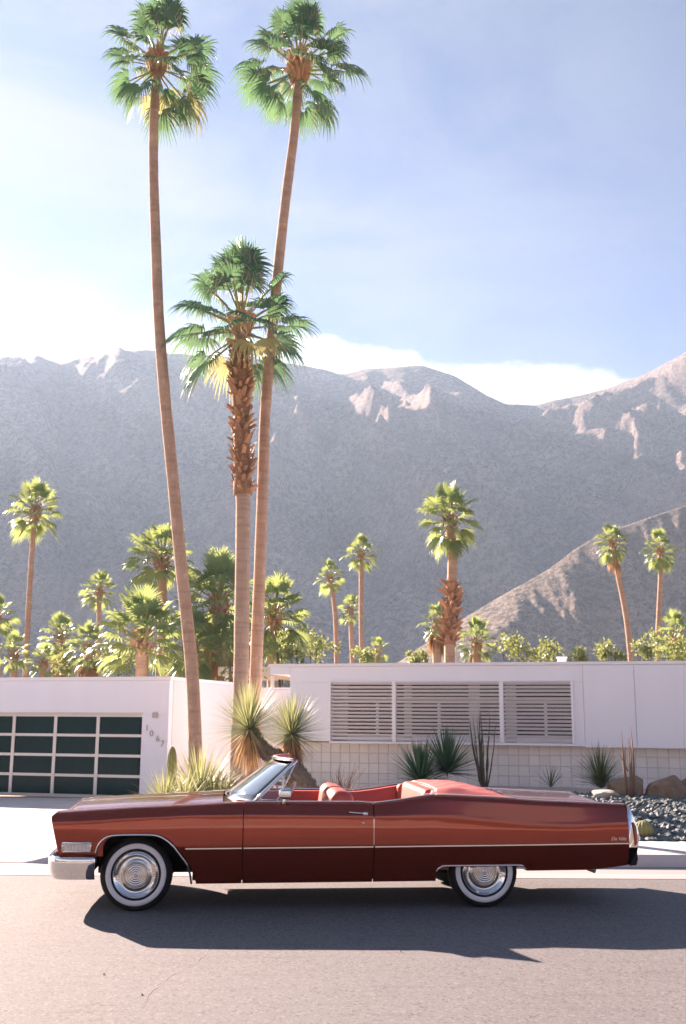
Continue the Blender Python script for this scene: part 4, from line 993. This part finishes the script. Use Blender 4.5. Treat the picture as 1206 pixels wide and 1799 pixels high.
o.quadgrid(R); o.build('grille_backing', M['black'], CAR)
gr_ = MB()
for u in np.linspace(-1, 1, 27): gr_.box((-2.415, YC + u * .61 - .004, .505), (-2.400, YC + u * .61 + .004, .81))
for z in (.51, .58, .655, .73, .805): gr_.box((-2.425, YC - .62, z - .006), (-2.398, YC + .62, z + .006))
gr_.build('grille', M['chrome'], CAR, False)
for s in (1, -1):
    o = MB(); o.quadgrid([[(xfront(z) + .02, YC - s * w_, z) for w_ in (.62, .78, .92)] for z in (.50, .60, .72, .83, .865)]); recalc(o.build('headlamp_housing', M['satin'], CAR))
    for z in (.735, .585):
        o = MB(); cx_ = xfront(z) + .01
        R = [[(cx_ - a_, YC - s * .785 + r_ * math.cos(k * .2618), z + r_ * math.sin(k * .2618)) for k in range(24)] for a_, r_ in ((0, .072), (.012, .070), (.012, .062), (.02, .04), (.024, .001))]
        o.quadgrid(R, closed_u=True); o.build('headlight', M['lens'], CAR)
# ---- underbody and wheel wells
o = MB()
for x0, x1 in ((-2.3, -2.03), (-1.13, 1.15), (2.06, 2.95)): o.box((x0, YC - .80, .26 if x0 < 2 and x0 > -2 else .36), (x1, YC + .80, .50))
o.box((-2.03, YC - .55, .30), (-1.13, YC + .55, .62)); o.box((1.15, YC - .52, .32), (2.06, YC + .52, .62))
o.build('underbody', M['black'], CAR, False)
for s in (1, -1):
    for xa, xb, zt_ in ((-2.03, -1.12, .72), (1.15, 2.07, .72)):
        o = MB(); n = 14; R = []
        for k in range(n + 1):
            a = math.pi * k / n; R.append([(.5 * (xa + xb) - .5 * (xb - xa) * math.cos(a) * 1.02, YC - s * w_, .37 + (zt_ - .37) * math.sin(a) ** .6) for w_ in (.93, .52)])
        o.quadgrid(R); o.poly([r_[1] for r_ in R]); o.build('wheel_well', M['black'], CAR)
    # inner side skins so no light leaks through
    o = MB(); o.quadgrid([[(x, YC - s * .86, z) for x in (-1.12, 1.14)] for z in (.27, .55)]); o.build('inner_sill', M['black'], CAR, False)
    # mud flap piece before rear wheel, fender splash shield behind bumper
    o = MB(); o.box((-2.03, YC - s * .93 - .02, .40), (-2.00, YC - s * .93 + .02, .50)); o.build('splash_shield', M['black'], CAR, False)
    o = MB(); o.tube([(2.50, YC - s * .62, .36), (2.68, YC - s * .64, .345), (2.80, YC - s * .66, .300)], .028, 10); o.build('exhaust_pipe', M['greymetal'], CAR)
# ---- wheels
def wheel(x, s, zc=.326, R_=.333):
    rt_ = empty('wheel', (x, YC - s * .885, zc)); rt_.parent = CAR
    sg = -s   # axial direction pointing outwards (-y for near)
    o = MB(); prof = [(.19, .205), (.20, .24), (.19, .29), (.165, .322), (.135, .332), (.065, .333), (.035, .322), (.010, .296), (.0, .265), (.006, .228), (.020, .205)]
    o.lathe([(-sg * a_ if False else (a_ * (1 if s > 0 else -1)), r_) for a_, r_ in prof], 64, 'y', closed=True); recalc(o.build('tyre', M['rubber'], rt_))
    q = 1 if s > 0 else -1
    o = MB(); o.lathe([(a_ * q, r_) for a_, r_ in ((.009, .2795), (.0035, .277), (-.0035, .262), (-.002, .240), (.0035, .231), (.008, .229))], 64, 'y'); recalc(o.build('whitewall', M['whitewall'], rt_))
    o = MB(); o.lathe([(a_ * q, r_) for a_, r_ in ((.03, .212), (.008, .212), (-.002, .209), (-.006, .203), (.0, .196), (.012, .185), (.024, .165), (.028, .145), (.020, .132), (.004, .124), (-.006, .120), (-.010, .114), (-.006, .110), (.004, .107), (.002, .098))], 64, 'y')
    hb = recalc(o.build('hubcap', M['chrome'], rt_, auto=60))
    o = MB(); pr = [(.004, .108)]
    for i in range(10): r_ = .100 - i * .0095; pr += [(-.010 - .002 * (i % 2), r_), (-.010 - .002 * ((i + 1) % 2), r_ - .003)]
    pr += [(-.016, .012), (-.018, .0)]
    o.lathe([(a_ * q, r_) for a_, r_ in pr], 48, 'y'); recalc(o.build('centre_disc', M['satin'], rt_))
    # fine radial ribs of the wheel cover
    o = MB()
    for k in range(48):
        a = k * 2 * math.pi / 48; ca, sa = math.cos(a), math.sin(a); tx, tz = -sa * .0022, ca * .0022
        for (r0_, a0_, r1_, a1_) in ((.187, .008, .150, .022),):
            v0 = len(o.v); o.v += [(ca * r0_ - tx, a0_ * q, sa * r0_ - tz), (ca * r0_ + tx, a0_ * q, sa * r0_ + tz), (ca * r1_ + tx, a1_ * q, sa * r1_ + tz), (ca * r1_ - tx, a1_ * q, sa * r1_ - tz), (ca * .168, (.5 * (a0_ + a1_) - .006) * q, sa * .168)]
            o.f += [(v0, v0 + 1, v0 + 4), (v0 + 1, v0 + 2, v0 + 4), (v0 + 2, v0 + 3, v0 + 4), (v0 + 3, v0, v0 + 4)]; o.m += [0] * 4
    o.build('hubcap_ribs', M['satin'], rt_, False)
for s in (1, -1): wheel(-1.645, s); wheel(1.633, s)
# ---- windscreen
def ws(u, v):      # u across -1..1, v up 0..1
    xb = -.845 + .275 * abs(u) ** 2.4; xt_ = -.355 + .175 * abs(u) ** 2.4
    wv = .865 + (.700 - .865) * v; z = (.985 + .006 * (1 - u * u)) + (1.345 - .99) * v
    return (xb + (xt_ - xb) * v, YC + u * wv, z)
o = MB(); o.quadgrid([[ws(u, v) for u in np.linspace(-1, 1, 25)] for v in np.linspace(0, 1, 7)]); wsg = o.build('windscreen', M['glass'], CAR); solid(wsg, .005)
o = MB(); o.tube([Vector(ws(u, 1)) + Vector((.012, 0, .010)) for u in np.linspace(-1, 1, 25)], .026, 8, flat=.75); hd_ = o.build('windscreen_header', M['vinyl'], CAR)
o = MB(); o.tube([Vector(ws(u, 1)) + Vector((-.012, 0, .010)) for u in np.linspace(-1, 1, 25)], .014, 8); o.build('windscreen_frame', M['chrome'], CAR)
o = MB(); o.tube([Vector(ws(u, 0)) + Vector((-.006, 0, -.002)) for u in np.linspace(-1, 1, 25)], .012, 6); o.build('windscreen_seal', M['chrome'], CAR)
for s in (1, -1):
    u = -s
    o = MB(); o.tube([Vector(ws(u, v)) + Vector((.006, 0, 0)) for v in np.linspace(-.02, 1.03, 7)], .019, 8, flat=.8); o.build('windscreen_pillar', M['chrome'], CAR)
    o = MB(); o.tube([Vector(ws(u * .93, 1)) + Vector((.02, 0, .0)), Vector(ws(u * .60, 1)) + Vector((.035, 0, -.0)), Vector(ws(u * .12, 1)) + Vector((.035, 0, 0))], [.03, .04, .03], 8, flat=.35); o.build('sun_visor', M['leather'], CAR)
    # vent window
    A_ = Vector(ws(u, .03)) + Vector((.035, 0, 0)); B_ = Vector(ws(u, .95)) + Vector((.020, 0, 0)); C_ = Vector((-.345, YC + u * .875, .99))
    vf = MB(); vf.tube([A_, B_], .008, 6); vf.tube([B_, C_], .008, 6); vf.tube([C_, A_], .007, 6); vw = vf.build('vent_window', M['chrome'], CAR)
    o = MB(); o.poly([A_, B_, C_]); solid(o.build('vent_glass', M['glass'], vw, False), .004, 0)
    # mirror
    mr = MB(); P = Vector((-.285, YC - s * (hw(-.285, .97) + .035), 1.055)); R = []
    for k, (dx, sc_) in enumerate(((-.055, .55), (-.045, .86), (-.015, 1.0), (.045, 1.0), (.055, .96), (.056, .0))):
        R.append([(P.x + dx, P.y + .045 * sc_ * math.copysign(abs(math.cos(a)) ** .6, math.cos(a)), P.z + .050 * sc_ * math.copysign(abs(math.sin(a)) ** .6, math.sin(a))) for a in np.linspace(0, 2 * math.pi, 21)[:-1]])
    mr.quadgrid(R, closed_u=True); mo = recalc(mr.build('wing_mirror', M['chrome'], CAR, auto=60))
    o = MB(); o.tube([(P.x, P.y, 1.02), (P.x - .005, P.y + s * .02, .985), (P.x - .005, YC - s * (hw(-.285, .95) - .005), .945)], [.014, .016, .022], 8); o.build('mirror_stalk', M['chrome'], mo)
# interior mirror
o = MB(); o.box((-.33, YC - .11, 1.26), (-.30, YC + .11, 1.315)); bevel(o.build('rear_view_mirror', M['chrome'], CAR, False), .01)
# ---- cabin
o = MB(); o.box((-.62, YC - .82, .34), (1.4, YC + .82, .38)); o.build('cabin_floor', M['leather'], CAR, False)
for s in (1, -1):
    o = MB(); R = []
    for x in np.linspace(-.60, 1.22, 30):
        wt = WM(x) - inner(x); R.append([(x, YC - s * (wt + .03), ZT(x) - .014), (x, YC - s * wt, ZT(x) - .004), (x, YC - s * (wt - .03), ZT(x) - .012), (x, YC - s * (wt - .045), ZT(x) - .05), (x, YC - s * (wt - .045), .40)])
    o.quadgrid(R); recalc(o.build('door_trim_panel', M['leather'], CAR, auto=50))
def cushion(name, lo, hi, mat, rb=.05, seg=4, parent=CAR, tilt=0):
    c_ = [(a + b_) / 2 for a, b_ in zip(lo, hi)]; b = MB(); b.box([a - d for a, d in zip(lo, c_)], [a - d for a, d in zip(hi, c_)])
    ob = b.build(name, M[mat], parent, smooth=True); ob.location = c_; ob.rotation_euler = (0, tilt, 0); bevel(ob, rb, seg); return ob
cushion('dashboard', (-.72, YC - .78, .74), (-.48, YC + .78, .965), 'leather', .04)
cushion('front_seat_cushion', (-.30, YC - .74, .42), (.28, YC + .74, .62), 'leather', .06)
for s in (1, -1):
    fs = cushion('front_seat_back', (.14, YC - s * .385 - .345, .50), (.38, YC - s * .385 + .345, 1.065), 'leather', .095, 6, tilt=RAD(8))
cushion('rear_seat_cushion', (.72, YC - .72, .42), (1.16, YC + .72, .62), 'leather', .06)
cushion('rear_seat_back', (1.06, YC - .70, .55), (1.28, YC + .70, 1.072), 'leather', .055, 5, tilt=RAD(6))
for s in (1, -1): cushion('rear_arm_pad', (1.04, YC - s * .775 - .075, .60), (1.3, YC - s * .775 + .075, 1.045), 'leather', .05, 5)
# steering wheel on the driver's (near) side
SW = Vector((-.25, YC - .40, .955)); tl = RAD(62)
o = MB(); P = [SW + Vector((math.sin(tl) * -.19 * math.sin(a) * -.0 + math.cos(tl) * .19 * math.sin(a), .19 * math.cos(a), math.sin(tl) * .19 * math.sin(a))) for a in np.linspace(0, 2 * math.pi, 33)]
o.tube(P, .013, 8); o.tube([P[2], SW, P[14]], .010, 6); o.tube([SW, SW + Vector((-.25, 0, -.12))], .03, 8); o.build('steering_wheel', M['leather_lt'], CAR)
# folded top under its boot
def boot_z(x, u):
    pr = float(np.interp(x, [1.12, 1.20, 1.30, 1.46, 1.60, 1.76, 1.88, 1.97], [1.060, 1.080, 1.094, 1.106, 1.094, 1.060, 1.026, 1.000]))
    edge = ZT(x) - .004
    f = 1 - abs(u) ** 5.0; wf = max(0, min(1, (x - 1.22) / .15)) * f; wr = (.007 * math.sin(9 * u + 11 * x) + .004 * math.sin(23 * u - 17 * x)) * wf
    ridge = .022 * math.exp(-((abs(u) - .80) / .10) ** 2) * max(0, 1 - abs(x - 1.35) / .5)
    return edge + (pr - edge) * f * (.78 + .22 * math.cos(u * 1.4)) + wr + ridge
o = MB(); R = []
for x in np.linspace(1.15, 1.97, 34):
    R.append([(x - .05 * abs(u) ** 3 + (.0 if x > 1.2 else .06 * (1 - abs(u) ** 4)), YC + u * (WM(x) - .105), boot_z(x, u)) for u in np.linspace(-1, 1, 45)])
o.quadgrid(R); tb = recalc(o.build('folded_top_boot', M['vinyl'], CAR)); solid(tb, .02)
o = MB(); o.box((1.15, YC - .80, .62), (1.93, YC + .80, .985)); o.build('top_well', M['black'], CAR, False)
for s in (1, -1):
    o = MB(); o.tube([(x, YC - s * (WM(x) - .092), ZT(x) + .004) for x in np.linspace(1.17, 1.95, 24)], .008, 6); o.build('boot_edge', M['leather_lt'], tb)
# engine bay block so the sky cannot be seen under the hood
o = MB(); o.box((-2.3, YC - .70, .50), (-.64, YC + .70, .86)); o.build('engine_bay', M['black'], CAR, False)
o = MB(); o.box((1.94, YC - .74, .50), (2.98, YC + .74, .90)); o.build('trunk_bay', M['black'], CAR, False)

# ================================================================== road details
cr = MB(); rn = random.Random(4)
P = [atZ(x, y, .0) for x, y in ((405, 1610), (380, 1640), (372, 1662), (345, 1690), (300, 1715), (262, 1745), (248, 1775))]
Pc = curve_pts(P, 60); Rw = []
for i, p in enumerate(Pc):
    p = p + Vector((rn.uniform(-.015, .015), rn.uniform(-.02, .02), 0)); wd = .0036 * rn.uniform(.1, 1.2); zz = .0 - .012 * max(0, (p.y - 4) / 8.46) ** 2 + .003
    Rw.append([(p.x - wd, p.y, zz), (p.x + wd, p.y, zz)])
cr.quadgrid(Rw); tag(cr.build('road_crack', M['joint'], smooth=False), kind='structure')
for i, (x, y) in enumerate(((250, 1748), (183, 1712), (704, 1672))):
    p = atZ(x, y, 0); b = MB(); q = 0; b.v = [(u * .012, v_ * .014, w_ * .008) for u, v_, w_ in ico]; b.f = list(icf); b.m = [0] * 10
    o = b.build('pebble', M['joint'], smooth=False); o.location = (p.x, p.y, .002)
    tag(o, ('dark pebble on the road near the left end of the crack', 'tiny pebble on the sunlit road at lower left', 'small pebble on the road just below the car shadow')[i], 'pebble')

# ================================================================== haze over the valley
HAZE = True
if HAZE:
    b = MB(); b.box((-2600, -600, -5.0), (2600, 2600, 640)); hz = b.build('haze', [], smooth=False); hz.data.materials.clear()
    m = bpy.data.materials.new('valley_haze'); m.use_nodes = True; t = m.node_tree; t.nodes.clear(); out = nn(t, 'ShaderNodeOutputMaterial'); pv = nn(t, 'ShaderNodeVolumePrincipled')
    pv.inputs['Color'].default_value = (.55, .745, 1.0, 1); pv.inputs['Density'].default_value = .00015; pv.inputs['Anisotropy'].default_value = .28
    lk(t, pv.outputs[0], out.inputs['Volume']); hz.data.materials.append(m); tag(hz, kind='stuff'); hz['label'] = 'pale blue haze hanging in front of the mountains'; hz['category'] = 'haze'
